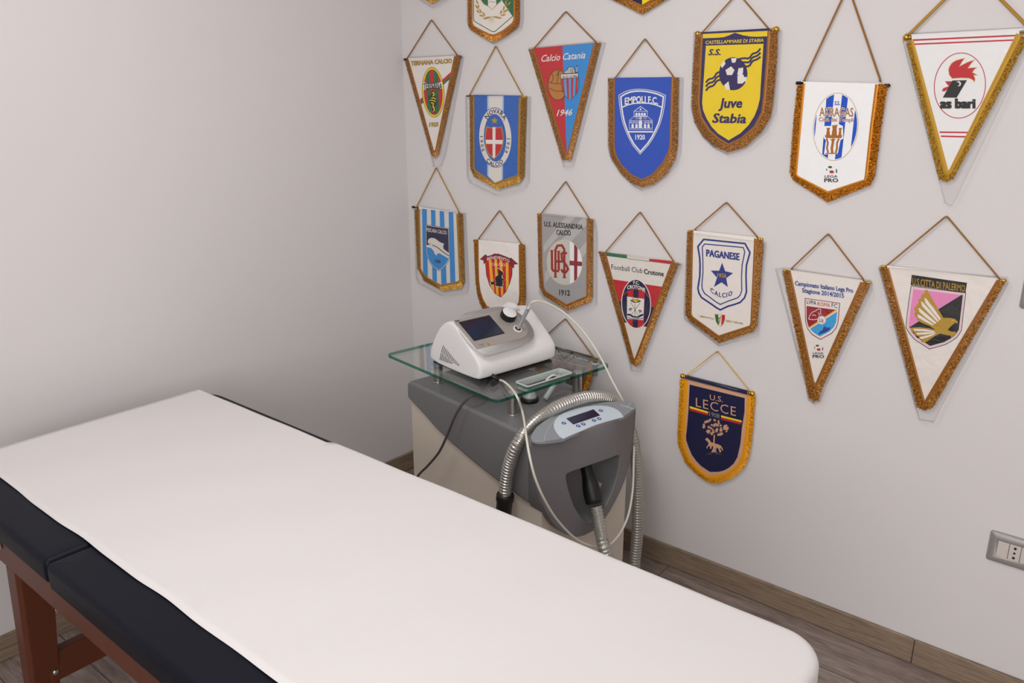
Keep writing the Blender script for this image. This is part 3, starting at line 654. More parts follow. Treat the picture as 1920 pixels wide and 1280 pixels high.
def pennant(label, crop, apex, ends, rods, pairs, cloth, fringe='bronze', sleeve=None, art=None, letters=None, finial=None, curved=0, satin=False, cord='bronze', cr=.0021, top=None, braid=.25, roll=None, nail=True, nm=None, length=1.):
    x0, y0, x1, y1 = crop; sc = (y1-y0)/1280; px = lambda p: (x0+p[0]*sc, y0+p[1]*sc)
    Wp = lambda p, y: on_y(*px(p), y)
    ap = Wp(apex, -.006)
    t = thing('pennant', label, 'pennant', (ap[0], -.001, min(Wp(o_, YC)[2] for i_, o_ in pairs)), 0, 'football pennants hanging on the wall')
    ins = [p[0] for p in pairs]; outs = [p[1] for p in pairs]
    if curved: ins = cham(ins, curved, False); outs = cham(outs, curved, False)
    # cloth: a thin slab reaching a little under the braid, rolled over the rod at the top
    edge = [(i_[0]*.8+o_[0]*.2, i_[1]*.8+o_[1]*.2) for i_, o_ in zip(ins, outs)]
    ry = lambda x: rods[0][1]+(rods[1][1]-rods[0][1])*(x-rods[0][0])/(rods[1][0]-rods[0][0])
    tl_, tr_ = [(e_[0], min(e_[1], ry(e_[0])-.0009*1280/(y1-y0)*900)) for e_ in (edge[0], edge[-1])] if not roll else (edge[0], edge[-1])
    ring = edge+[tr_]+(top[::-1] if top else [])+[tl_]
    b = MB(); b.prism([Wp(p, YC) for p in ring], (0, .0014, 0))
    ra, rb = [Wp(p, -.0055) for p in rods]; ra, rb = [p-np.array([0, 0, .0032]) for p in (ra, rb)]
    cl = b.build('cloth', [fab(cloth+('_satin' if satin else ''), PAL[cloth], .45, satin)], t); sub_of(cl, t)
    if roll:
        ra = ra+np.array([0, -.003, .0032]); rb = rb+np.array([0, -.003, .0032]); b = MB(); b.tube([lerp(ra, rb, .045), lerp(ra, rb, .93)], .0062, 16); b.build('rolled_top', fab(roll+'_satin', PAL[roll], .4, True), cl, smooth=True)
    # fringe: braid ribbon plus single strands
    dn = 1; I = [np.array(p, float) for p in ins]; O = [np.array(p, float) for p in outs]; I3 = [Wp(p, YF) for p in ins]; O3 = [Wp(p, YF) for p in outs]
    b = MB(); bi_ = b.vs([lerp(i_, o_, -.03)+np.array([0, -.0018, 0]) for i_, o_ in zip(I3, O3)]); bm_ = b.vs([lerp(i_, o_, braid*.5)+np.array([0, -.0026, 0]) for i_, o_ in zip(I3, O3)]); bo_ = b.vs([lerp(i_, o_, braid)+np.array([0, -.0016, 0]) for i_, o_ in zip(I3, O3)]); bb_ = b.vs([lerp(i_, o_, braid)+np.array([0, .0010, 0]) for i_, o_ in zip(I3, O3)]); bj_ = b.vs([lerp(i_, o_, -.03)+np.array([0, .0010, 0]) for i_, o_ in zip(I3, O3)])
    for k in range(len(I3)-1):
        for a_, c_ in ((bi_, bm_), (bm_, bo_), (bo_, bb_), (bb_, bj_), (bj_, bi_)): b.face((a_[k], a_[k+1], c_[k+1], c_[k]))
    br = b.build('braid', M_br[fringe], t)
    b = MB(); rnd = random.Random(len(label)*7+int(apex[0]))
    for k in range(len(I3)-1):
        L_ = max(np.linalg.norm(O3[k+1]-O3[k]), np.linalg.norm(I3[k+1]-I3[k])); n = max(1, int(L_/.00115))
        for q in range(n):
            f = (q+rnd.random()*.8)/n; g = min(1, max(0, f+rnd.uniform(-.9, .9)/n*2)) if n > 3 else f
            base = lerp(lerp(I3[k], I3[k+1], f), lerp(O3[k], O3[k+1], f), braid*.8); tip = lerp(lerp(I3[k], I3[k+1], g), lerp(O3[k], O3[k+1], g), (.965+rnd.uniform(-.07, .05))*length)
            yy = rnd.uniform(-.0016, .0010); base = base+np.array([0, yy*.4-.0004, 0]); tip = tip+np.array([0, yy, 0]); d = tip-base
            sd = np.array([-d[2], 0, d[0]]); ln = np.linalg.norm(sd); sd = sd/max(ln, 1e-6)*.00085*rnd.uniform(.8, 1.3); rg = np.array([0, -.0009, 0])
            i = b.vs([base-sd, base+rg, base+sd, tip-sd*.8, tip+rg*.8, tip+sd*.8]); b.face((i[0], i[1], i[4], i[3])); b.face((i[1], i[2], i[5], i[4]))
    # closed backing under the strands
    a_ = b.vs([lerp(i_, o_, braid*.6)+np.array([0, .0012, 0]) for i_, o_ in zip(I3, O3)]); c_ = b.vs([lerp(i_, o_, .90*length)+np.array([0, .0012, 0]) for i_, o_ in zip(I3, O3)])
    for k in range(len(I3)-1): b.face((a_[k], a_[k+1], c_[k+1], c_[k]))
    b.build('fringe', M_fr[fringe], t)
    # rod, finials, cord
    b = MB(); b.tube([ra, rb], .003, 10); rd = b.build('rod', M_dbr if finial == 'dark' else M_brass, t, smooth=True); sub_of(rd, t)
    if finial:
        dr = (rb-ra)/np.linalg.norm(rb-ra)
        for e, sg in ((ra, -1), (rb, 1)):
            b = MB()
            if finial == 'ball': b.ball(e, .0085, n=16, m=10); lathe(b, e-dr*sg*.012, e-dr*sg*.004, [(0, .0045), (.5, .006), (1, .004)], 12)
            else: lathe(b, e-dr*sg*.010, e+dr*sg*.004, [(0, .003), (.1, .0046), (.3, .0046), (.35, .003), (.5, .0042), (.8, .0046), (1, .002)], 12)
            b.build('finial', M_dbr if finial == 'dark' else M_brass, rd, smooth=True)
    e0, e1 = Wp(ends[0], -.0085), Wp(ends[1], -.0085); apx = ap
    l_ = e0-apx; r_ = e1-apx; l_ = l_/np.linalg.norm(l_); r_ = r_/np.linalg.norm(r_)
    b = MB(); b.tube([e0+np.array([0, .004, -.003]), e0+np.array([0, -.003, -.001]), e0, apx+l_*.006+np.array([0, -.0005, 0]), apx+np.array([0, 0, -.0012])+l_*.0015, apx+np.array([0, 0, -.0012])+r_*.0015, apx+r_*.006+np.array([0, -.0005, 0]), e1, e1+np.array([0, -.003, -.001]), e1+np.array([0, .004, -.003])], cr, 8); b.build('cord', M_cord[cord], t, smooth=True)
    if nail and y0+apex[1]*sc > 2:
        b = MB(); nz = ap[2]-cr-.0022; lathe(b, np.array([ap[0], -.0005, nz]), np.array([ap[0], -.0125, nz]), [(0, .0011), (.9, .0011), (.91, .0024), (1, .0022)], 10); o = b.build('nail', M_nail, None); tag(o, nm, 'nail', 'nails in the wall')
    k_ = 2
    if art:
        p_ = Print(px); art(p_); p_.done('printed_crest', cl); k_ = p_.k
    if letters:
        p_ = Print(px, cl); p_.k = k_; letters(p_)
    if sleeve:
        b = MB(); F_ = [Wp(p, -.0165) for p in sleeve]; c0 = sum(F_)/len(F_); n = len(F_)
        Fi = [lerp(p, c0, .012) for p in F_]; f0 = b.vs(F_); f1 = b.vs(Fi); k0 = b.vs([p+np.array([0, .0135, 0]) for p in F_])
        b.face(f1, 0)
        for i in range(n): j = (i+1) % n; b.face((f0[i], f0[j], f1[j], f1[i]), 1); b.face((f0[i], k0[i], k0[j], f0[j]), 1)
        b.build('plastic_sleeve', [M_film, M_weld], t)
    return t

def lega_pro(p, cx, cy, w):                 # small league mark: ball with three panels over two lines of letters
    k = w/85.; p.ell(cx-7*k, cy, 13*k, 7*k, 'green'); p.ell(cx+3*k, cy+29*k, 14*k, 9*k, 'red'); p.stroke([(cx-30*k, cy+10*k), (cx-26*k, cy+22*k)], 5*k, 'black'); p.stroke([(cx+32*k, cy+12*k), (cx+34*k, cy+28*k), (cx+30*k, cy+34*k)], 6*k, 'black')
    p.text('LEGA', (cx-40*k, cy+64*k), (cx+40*k, cy+64*k), 15*k, 'navy', .01); p.text('PRO', (cx-42*k, cy+92*k), (cx+43*k, cy+92*k), 23*k, 'black', .03)

# --- white triangle, red and green oval
def art(p):
    p.poly([(170, 716), (455, 463), (448, 498), (177, 736)], 'red'); p.poly([(177, 736), (448, 498), (442, 528), (183, 757)], 'green')
    R = 3.5; p.ell(284, 653, 96, 216, 'black', -R); p.ell(284, 653, 93, 212, 'yellow', -R); E = ellipse(284, 653, 80, 196, -R); p.poly(E, 'red')
    p.stripes(E, [(222, 254, 236, 270, 440, 870), (288, 322, 304, 338, 440, 870)], 'green')
    p.poly([(197, 560), (240, 574), (285, 579), (330, 570), (360, 556), (363, 632), (330, 618), (285, 614), (240, 622), (203, 640)], 'white')
    p.stroke([(197, 560), (240, 574), (285, 579), (330, 570), (360, 556)], 4, 'black'); p.stroke([(203, 640), (240, 622), (285, 614), (330, 618), (363, 632)], 4, 'black')
    p.poly([(272, 640), (295, 645), (300, 690), (312, 720), (305, 770), (300, 830), (278, 826), (268, 770), (252, 740), (262, 690)], 'black')
    for q, w in (([(275, 660), (290, 655), (292, 680), (278, 685)], 9), ([(268, 705), (290, 700), (306, 715)], 9), ([(256, 722), (282, 722), (304, 735)], 8), ([(265, 742), (290, 748), (280, 770), (295, 785)], 9), ([(282, 780), (298, 800), (285, 820)], 8)): p.stroke(q, w, 'yellow', smooth=1)
    for k in range(5): p.stroke([(304, 690+k*18), (330, 682+k*17)], 4, 'black')
    p.stroke([(250, 680), (244, 700), (256, 716)], 6, 'black', smooth=1)
def let(p):
    p.text('TERNANA CALCIO', (95, 424), (443, 401), 36, 'gold', .02, outline='dgold'); p.text('TERNANA', (200, 630), (360, 628), 52, 'black', .02, sag=6); p.text('1925', (250, 947), (328, 945), 34, 'gold', .02, .15, outline='dgold')
pennant('white triangular pennant with a red and green striped oval and bronze fringe', (750, 30, 880, 310), (270, 30), ((64, 357), (488, 331)), ((38, 365), (520, 340)),
        [((75, 370), (40, 385)), ((290, 1148), (266, 1190)), ((297, 1158), (300, 1222)), ((304, 1148), (332, 1188)), ((468, 342), (525, 345))], 'white', 'bronze', [(36, 372), (262, 1200), (282, 1292), (335, 1290), (375, 1190), (530, 346), (500, 330), (60, 356)], art, let, 'dark', nm='nail holding the pennant with the red and green oval')
# --- blue and white stripe, red shield with white cross
def art(p):
    p.poly([(236, 440), (374, 440), (366, 1130), (300, 1160), (236, 1100)], 'lightblue'); p.poly([(248, 440), (362, 440), (355, 1135), (300, 1160), (247, 1106)], 'ivory')
    p.ell(303, 785, 138, 250, 'novara', -2); p.ell(303, 785, 133, 244, 'ivory', -2); p.ell(301, 787, 92, 197, 'blue', -2); p.ell(301, 787, 88, 192, 'novara', -2)
    p.star(297, 645, 30, 'gold', .5)
    S = [(232, 690), (265, 702), (295, 693), (325, 702), (354, 692), (368, 740), (372, 810), (366, 850), (340, 915), (292, 966), (246, 925), (224, 870), (216, 790), (220, 740)]
    p.poly(S, 'gold'); T = [(293+(x-293)*.91, 825+(y-825)*.93) for x, y in S]; p.poly(T, 'red')
    p.stripes(T[:1]+T[4:], [[(280, 690), (305, 690), (303, 960), (281, 960)], [(210, 803), (375, 805), (375, 840), (210, 836)]], 'white')
def let(p):
    p.arc('NOVARA', 303, 785, 97, 202, 133, 42, 36, 'navy', .03); p.arc('CALCIO', 302, 785, 130, 240, 234, 302, 36, 'navy', .03, True); p.arc('1908', 303, 785, 127, 230, 177, 211, 26, 'navy', .01, True, 1.5); p.arc('1908', 301, 785, 98, 202, -2, -36, 26, 'navy', .01, False, 1.5)
pennant('blue pennant with a white centre stripe and a white cross on a red shield', (860, 80, 1000, 370), (308, 25), ((92, 428), (530, 438)), ((66, 433), (564, 441)),
        [((130, 442), (88, 450)), ((132, 1036), (92, 1036)), ((138, 1052), (126, 1112)), ((300, 1160), (320, 1218)), ((488, 1095), (500, 1168)), ((489, 1085), (545, 1110)), ((502, 448), (567, 450))], 'novara', 'gold', [(52, 440), (66, 1110), (92, 1162), (310, 1266), (545, 1200), (570, 1152), (580, 445)], art, let, cord='gold', satin=True, nm='nail holding the blue pennant with the red shield')
# --- red and blue triangle
def art(p):
    p.poly([(308, 316), (562, 288), (342, 1158)], 'sky')
    p.ell(272, 616, 77, 119, 'black'); p.ell(272, 616, 73, 115, 'ball')
    for q in ([(200, 595), (250, 608), (305, 606)], [(205, 640), (260, 668), (305, 658), (345, 700)], [(225, 530), (240, 555), (222, 600)], [(268, 505), (282, 535), (262, 606)], [(305, 658), (330, 680), (318, 728)]): p.stroke(q, 4, 'black', smooth=1)
    for k in range(3): p.stroke([(256+k*9, 545-k*14), (272+k*9, 538-k*14)], 5, 'black')
    p.poly([(304, 530), (330, 505), (345, 498), (350, 476), (385, 474), (402, 488), (406, 512), (416, 512), (421, 490), (411, 468), (419, 462), (429, 480), (428, 508), (420, 528)], 'black', 1)
    p.poly([(312, 528), (332, 508), (349, 500), (354, 480), (383, 478), (398, 490), (404, 520), (414, 522)], 'lgrey', 1); p.stroke([(372, 488), (376, 520)], 3, 'black'); p.stroke([(385, 492), (388, 518), (380, 524)], 3, 'black'); p.stroke([(414, 516), (424, 500), (420, 474)], 8, 'lgrey', smooth=1)
    S = [(297, 562), (431, 553), (434, 620), (418, 680), (367, 737), (322, 690), (303, 630)]; p.poly([(367+(x-367)*1.05, 640+(y-640)*1.03) for x, y in S], 'black'); p.poly(S, 'aqua')
    p.stripes(S, [(297, 316, 316, 330, 555, 740), (336, 356, 346, 360, 555, 740), (374, 393, 374, 388, 555, 740), (411, 430, 402, 420, 555, 740)], 'red')
    p.poly([(291, 534), (432, 524), (430, 560), (295, 572)], 'black'); p.poly([(295, 537), (428, 528), (427, 556), (298, 567)], 'white')
def let(p):
    p.text('Calcio Catania', (145, 437), (485, 408), 52, 'white', .01, .35); p.text('1946', (262, 856), (386, 850), 48, 'white', .015, .35); p.text('CALCIO CATANIA', (302, 563), (424, 554), 18, 'black', .03)
pennant('triangular pennant halved red and light blue with an elephant on a striped shield', (980, 10, 1140, 320), (335, 45), ((92, 328), (568, 284)), ((48, 338), (606, 288)),
        [((88, 334), (45, 342)), ((334, 1140), (302, 1192)), ((338, 1152), (312, 1204)), ((342, 1140), (345, 1196)), ((346, 1148), (362, 1208)), ((348, 1138), (378, 1196)), ((553, 292), (608, 290))], 'red', 'bronze', [(40, 332), (300, 1205), (310, 1252), (376, 1247), (392, 1200), (628, 286), (600, 275), (70, 325)], art, let, nm='nail holding the red and light blue triangular pennant')
# --- blue shield with white building
def art(p):
    A = [(125, 490), (160, 468), (200, 452), (245, 444), (290, 442), (340, 446), (390, 455), (440, 468), (487, 490), (480, 560), (465, 640), (445, 710), (415, 775), (385, 830), (350, 880), (290, 945), (235, 880), (205, 825), (180, 770), (155, 700), (140, 630), (130, 560)]
    p.stroke(A, 4.5, 'purewhite', True); B = [(300+(x-300)*.91, 660+(y-660)*.935) for x, y in A]; p.stroke(B, 11, 'purewhite', True)
    p.stroke([(150, 583), (190, 565), (240, 553), (300, 549), (360, 552), (410, 563), (458, 582)], 9, 'purewhite')
    p.stroke([(243, 613), (293, 576), (345, 613)], 5, 'purewhite', True); p.stroke([(243, 613), (243, 652), (345, 652), (345, 613)], 3, 'purewhite'); p.ell(293, 598, 7, 7, 'purewhite')
    for x in (262, 283, 304, 325): p.poly([(x-8, 648)]+[(x+8*cos(a), 631-7*sin(a)) for a in (pi, 2.4, 1.57, .7, 0)]+[(x+8, 648)], 'purewhite')
    p.stroke([(240, 655), (206, 684), (385, 684), (348, 655)], 3, 'purewhite', True); p.ell(293, 668, 10, 10, 'purewhite'); p.ell(293, 668, 4, 4, 'blue')
    for x in (256, 270, 318, 332): p.stroke([(x, 662), (x+6, 668), (x, 674)], 3, 'purewhite')
    p.stroke([(206, 688), (206, 744), (384, 744), (384, 688)], 3, 'purewhite'); p.stroke([(206, 704), (384, 704)], 2.5, 'purewhite')
    for k in range(8):
        if k not in (3, 4): p.stroke([(214+k*22, 690), (226+k*22, 690), (226+k*22, 700), (214+k*22, 700)], 2.5, 'purewhite', True)
    for x, w, y in ((232, 9, 718), (262, 9, 718), (292, 13, 694), (328, 9, 718), (355, 9, 718)): p.poly([(x-w, 743)]+[(x+w*cos(a), y-w*.9*sin(a)) for a in (pi, 2.4, 1.57, .7, 0)]+[(x+w, 743)], 'purewhite')
    p.stroke([(202, 754), (388, 754)], 3, 'purewhite'); p.stroke([(197, 772), (390, 772)], 11, 'purewhite')
def let(p): p.text('EMPOLI F.C.', (172, 562), (428, 560), 52, 'purewhite', .03, sag=14); p.text('1920', (253, 832), (327, 832), 38, 'purewhite', .03)
pennant('plain blue pennant with a white outlined crest of a building, rounded bronze fringe', (1130, 60, 1290, 370), (328, 50), ((97, 355), (543, 336)), ((45, 359), (590, 350)),
        [((95, 360), (42, 366)), ((93, 880), (42, 880)), ((105, 950), (60, 968)), ((150, 1030), (125, 1078)), ((230, 1105), (210, 1165)), ((303, 1140), (302, 1208)), ((380, 1105), (400, 1180)), ((460, 1020), (500, 1100)), ((508, 930), (562, 990)), ((520, 860), (584, 870)), ((535, 348), (592, 352))], 'blue', 'bronze', [(38, 350), (36, 890), (60, 985), (150, 1112), (240, 1195), (305, 1232), (370, 1215), (470, 1140), (560, 1040), (595, 930), (610, 350)], art, let, curved=0, nm='nail holding the blue pennant with the building crest')
# --- yellow and dark blue shield with football
def art(p):
    p.poly([(118, 272), (642, 246), (640, 290), (560, 294), (500, 292), (440, 282), (375, 262), (330, 282), (290, 296), (240, 302), (116, 306)], 'yellow')
    p.poly([(143, 365), (604, 350), (590, 560), (575, 790), (558, 860), (530, 930), (485, 1000), (420, 1065), (325, 1122), (240, 1068), (190, 1015), (150, 950), (120, 880), (113, 820), (128, 600)], 'yellow')
    p.ell(362, 590, 114, 132, 'indigo')
    for q in ([(404, 545), (442, 538), (440, 582), (420, 604), (394, 598)], [(396, 606), (438, 590), (462, 640), (436, 668), (396, 668)], [(288, 682), (324, 650), (336, 718), (304, 716)], [(300, 560), (345, 530), (372, 560), (352, 600), (312, 600)], [(262, 520), (290, 480), (300, 510), (272, 545)], [(345, 466), (390, 464), (378, 500), (352, 502)], [(445, 618), (472, 615), (462, 662), (452, 640)]): p.poly(q, 'white')
    for k in range(3):
        p.stroke([(408, 472+k*33), (450, 464+k*33), (490, 470+k*31), (515, 428+k*29), (552, 422+k*27), (580, 388+k*33)], 15, 'indigo', smooth=1)
        p.stroke([(280, 576+k*30), (232, 578+k*32), (205, 626+k*30), (165, 632+k*32), (143, 660+k*33)], 15, 'indigo', smooth=1)
def let(p):
    p.text('CASTELLAMMARE DI STABIA', (140, 353), (604, 334), 27, 'yellow', .02, .2); p.text('S.S.', (163, 441), (260, 440), 48, 'indigo', .04, .25); p.text('Juve', (245, 862), (432, 860), 76, 'indigo', .04, .2); p.text('Stabia', (195, 980), (462, 984), 74, 'indigo', .04, .2)
pennant('yellow pennant with a dark blue border and a football between wavy flags', (1290, 0, 1470, 300), (399, -60), ((112, 262), (655, 240)), ((78, 262), (708, 226)),
        [((120, 276), (55, 276)), ((108, 500), (36, 560)), ((92, 830), (25, 860)), ((112, 935), (48, 975)), ((180, 1042), (115, 1090)), ((250, 1105), (205, 1170)), ((325, 1150), (318, 1224)), ((430, 1100), (455, 1182)), ((530, 1010), (590, 1062)), ((588, 900), (665, 935)), ((606, 760), (690, 770)), ((628, 480), (712, 500)), ((640, 250), (722, 238))], 'indigo', 'bronze', [(45, 258), (20, 870), (50, 985), (110, 1090), (200, 1180), (320, 1242), (480, 1185), (620, 1062), (695, 900), (737, 238)], art, let, 'ball', nail=False)
# --- white pennant, blue striped oval
def art(p):
    R = 6.5; p.ell(318, 780, 139, 210, 'gold', R); p.ell(318, 780, 136, 207, 'purewhite', R); E = ellipse(318, 780, 131, 202, R); p.poly(E, 'blue')
    p.stripes(E, [(215, 264, 176, 232, 560, 990), (311, 360, 268, 312, 560, 990), (398, 450, 352, 402, 560, 990)], 'purewhite')
    p.poly([(240, 775), (290, 775), (295, 765), (330, 760), (362, 775), (365, 852), (348, 862), (330, 948), (246, 950), (258, 862), (245, 850)], 'purewhite')
    for q in ([(262, 786), (284, 786), (280, 800), (284, 834), (258, 834), (264, 800)], [(296, 775), (328, 770), (324, 790), (326, 834), (292, 834), (299, 790)], [(336, 788), (358, 786), (352, 800), (352, 834), (334, 834), (339, 800)], [(250, 832), (360, 832), (352, 850), (258, 850)]): p.poly(q, 'brown')
    for k in range(4): p.poly([(297+k*9, 776-k), (302+k*9, 775-k), (302+k*9, 768-k), (297+k*9, 769-k)], 'brown')
    for q, w in (([(262, 852), (270, 880), (264, 910), (272, 940)], 11), ([(302, 852), (300, 880), (294, 912), (297, 942)], 15), ([(338, 852), (326, 880), (326, 910), (318, 940)], 11), ([(286, 856), (300, 868), (316, 856)], 6), ([(255, 944), (328, 944)], 6)): p.stroke(q, w, 'brown')
    p.ell(302, 862, 6, 8, 'brown'); lega_pro(p, 290, 1028, 85)
def let(p):
    p.text('S.S.', (312, 646), (344, 646), 24, 'blue', .03); p.text('AKRAGAS', (218, 714), (427, 717), 54, 'brown', .015, outline='purewhite'); p.text('Città dei Templi', (214, 746), (427, 749), 25, 'brown', .02, outline='purewhite')
pennant('white pennant with a blue and white striped oval, shaggy amber fringe, dark rod ends', (1470, 0, 1680, 390), (395, -86), ((126, 492), (592, 492)), ((82, 503), (645, 518)),
        [((130, 512), (80, 530)), ((104, 800), (52, 800)), ((80, 1070), (34, 1060)), ((88, 1082), (52, 1105)), ((272, 1178), (268, 1246)), ((495, 1104), (535, 1140)), ((500, 1080), (562, 1080)), ((532, 780), (605, 740)), ((565, 518), (640, 525))], 'purewhite', 'amber', None, art, let, 'dark', cr=.0026, nail=False, length=1.04)
# --- white triangle, rooster head
def art(p):
    for q, w in (([(105, 247), (745, 218)], 10), ([(112, 272), (735, 246)], 9), ([(268, 813), (458, 815)], 9), ([(276, 838), (450, 842)], 9)): p.stroke(q, w, 'red')
    p.stroke(ellipse(393, 526, 157, 201, 6.5, 60), 5, 'red', True)
    p.poly([(345, 485), (326, 462), (320, 430), (326, 408), (342, 385), (370, 368), (430, 354), (410, 376), (396, 402), (436, 380), (490, 364), (465, 390), (448, 416), (506, 412), (484, 428), (474, 445), (508, 464), (482, 464), (490, 485), (484, 510), (472, 494), (450, 484), (400, 482)], 'cream'); p.poly([(347, 482), (329, 461), (324, 430), (330, 410), (345, 388), (372, 372), (420, 359), (406, 378), (388, 410), (436, 386), (478, 370), (460, 392), (440, 420), (495, 416), (480, 428), (468, 446), (500, 462), (476, 461), (486, 485), (481, 502), (472, 490), (450, 480), (400, 478)], 'red')
    p.poly([(302, 500), (345, 500), (322, 545), (300, 562), (281, 560), (292, 542), (326, 530), (314, 518)], 'red')
    p.poly([(347, 495), (437, 493), (373, 601), (288, 600)], 'black'); p.ell(385, 515, 15, 16, 'white', 0); p.ell(379, 517, 11, 12, 'black')
def let(p): p.text('as bari', (275, 664), (485, 664), 56, 'black', .09)
pennant('white triangular pennant with a red and black rooster head in an oval', (1680, 0, 1920, 390), (475, -177), ((86, 205), (830, 183)), ((66, 222), (838, 190)),
        [((105, 240), (62, 268)), ((318, 1040), (262, 1105)), ((326, 1052), (305, 1124)), ((332, 1040), (352, 1105)), ((745, 205), (815, 245))], 'purewhite', 'ochre', [(40, 250), (268, 1130), (300, 1250), (345, 1266), (380, 1200), (835, 260), (838, 165), (60, 205)], art, let, 'ball', cord='gold', cr=.0036, top=[(84, 212), (800, 172)], braid=.4, nail=False)
# --- pale pennant with light blue stripes, dolphin shield
def art(p):
    p.stripes([(100, 426), (470, 470), (500, 1090), (320, 1120), (205, 1060), (150, 990)], [(148, 190, 158, 200, 430, 1060), (227, 266, 242, 282, 430, 1110), (304, 343, 320, 368, 430, 1120), (384, 424, 400, 446, 430, 1110)], 'sky')
    S = [(178, 572), (387, 604), (395, 855), (385, 895), (365, 930), (335, 965), (298, 985), (255, 960), (225, 925), (198, 875), (184, 820)]; p.poly(S, 'black'); T = [(287+(x-287)*.975, 770+(y-770)*.98) for x, y in S]; p.poly(T, 'ivory'); U = [(287+(x-287)*.94, 770+(y-770)*.955) for x, y in S]; p.poly(U, 'navy')
    p.stripes(U, [[(170, 772), (215, 776), (245, 798), (262, 838), (275, 848), (292, 826), (340, 838), (398, 880), (398, 1000), (170, 1000)]], 'sky')
    p.poly([(189, 756), (212, 750), (200, 735), (200, 715), (212, 697), (235, 690), (262, 696), (285, 712), (305, 728), (345, 744), (335, 764), (342, 792), (388, 826), (388, 876), (345, 852), (305, 828), (286, 830), (278, 848), (262, 836), (250, 806), (228, 782), (189, 772)], 'ivory')
    p.stroke([(238, 754), (285, 774), (330, 814), (388, 852)], 7, 'navy', smooth=1); p.stroke([(204, 738), (214, 752), (226, 742)], 5, 'navy', smooth=1)
def let(p): p.text('PESCARA CALCIO', (190, 634), (368, 662), 33, 'white', .01); p.text('1936', (262, 912), (313, 917), 30, 'black', .03)
pennant('pale pennant with light blue vertical stripes and a white dolphin on a navy shield', (760, 300, 890, 570), (275, 65), ((97, 420), (478, 462)), ((66, 410), (500, 477)),
        [((130, 434), (78, 440)), ((140, 962), (105, 965)), ((152, 988), (130, 1000)), ((206, 1046), (160, 1072)), ((320, 1108), (335, 1168)), ((474, 1076), (498, 1145)), ((482, 1058), (530, 1085)), ((456, 476), (512, 480))], 'ivory', 'gold', [(76, 440), (90, 1042), (112, 1096), (210, 1146), (320, 1208), (540, 1175), (550, 1110), (518, 470)], art, let, 'dark', cord='gold', satin=True, nm='nail holding the striped pennant with the dolphin')
# --- white satin pennant, red and yellow striped shield
def art(p):
    S = [(200, 600), (215, 570), (300, 525), (350, 528), (420, 553), (485, 582), (499, 640), (497, 760), (472, 850), (432, 940), (372, 1005), (308, 962), (248, 872), (213, 760)]; p.poly(S, 'black'); T = [(355+(x-355)*.965, 770+(y-770)*.975) for x, y in S]; p.poly(T, 'red')
    p.stripes(T, [(240, 268, 272, 308, 590, 990), (302, 330, 322, 350, 580, 1000), (358, 388, 376, 400, 580, 1000), (425, 455, 430, 460, 590, 990)], 'orange')
    for q, r_ in (([(143, 588), (205, 532), (235, 560), (212, 612), (185, 642), (182, 600)], .9), ([(480, 566), (562, 640), (518, 645), (515, 688), (468, 650)], .9)):
        p.poly(q, 'black'); m = np.mean(q, 0); p.poly([tuple(m+(np.array(v)-m)*r_) for v in q], 'wine')
    B_ = [(212, 605), (232, 552), (300, 532), (355, 536), (420, 556), (478, 585), (466, 634), (400, 602), (330, 586), (270, 590)]; p.poly(B_, 'black'); m = np.mean(B_, 0); p.poly([tuple(m+(np.array(v)-m)*.965) for v in B_], 'wine')
    Wt = [(338, 690), (352, 690), (372, 712), (400, 726), (392, 738), (402, 742), (386, 760), (382, 790), (402, 806), (432, 800), (404, 820), (388, 818), (398, 850), (386, 868), (396, 884), (352, 886), (330, 878), (310, 880), (318, 856), (322, 838), (300, 850), (292, 864), (266, 864), (258, 836), (290, 832), (308, 838), (318, 820), (302, 812), (318, 796), (300, 790), (330, 768), (346, 755), (348, 722)]
    m = np.mean(Wt, 0); p.poly([tuple(m+(np.array(v)-m)*1.06) for v in Wt], 'white'); p.poly(Wt, 'black'); p.ell(341, 708, 9, 10, 'red')
    p.poly([(190, 1108), (245, 1102), (240, 1150), (198, 1145)], 'red')
def let(p): p.text('BENEVENTO', (222, 602), (468, 628), 32, 'white', .01, sag=30); p.text('CALCIO', (268, 656), (420, 666), 30, 'white', .01, sag=4)
pennant('white satin pennant with a red and yellow striped shield, just above the white laser unit', (875, 385, 1000, 605), (360, 52), ((133, 358), (592, 412)), ((76, 372), (628, 426)),
        [((130, 372), (72, 372)), ((133, 700), (90, 740)), ((138, 830), (98, 860)), ((152, 930), (115, 980)), ((180, 1020), (140, 1065)), ((225, 1100), (180, 1145)), ((290, 1160), (265, 1220)), ((375, 1200), (372, 1265)), ((480, 1170), (510, 1220)), ((570, 1060), (630, 1110)), ((578, 960), (648, 980)), ((572, 425), (638, 430))], 'white', 'bronze', None, art, let, satin=True, nm='nail holding the white satin pennant above the laser unit')
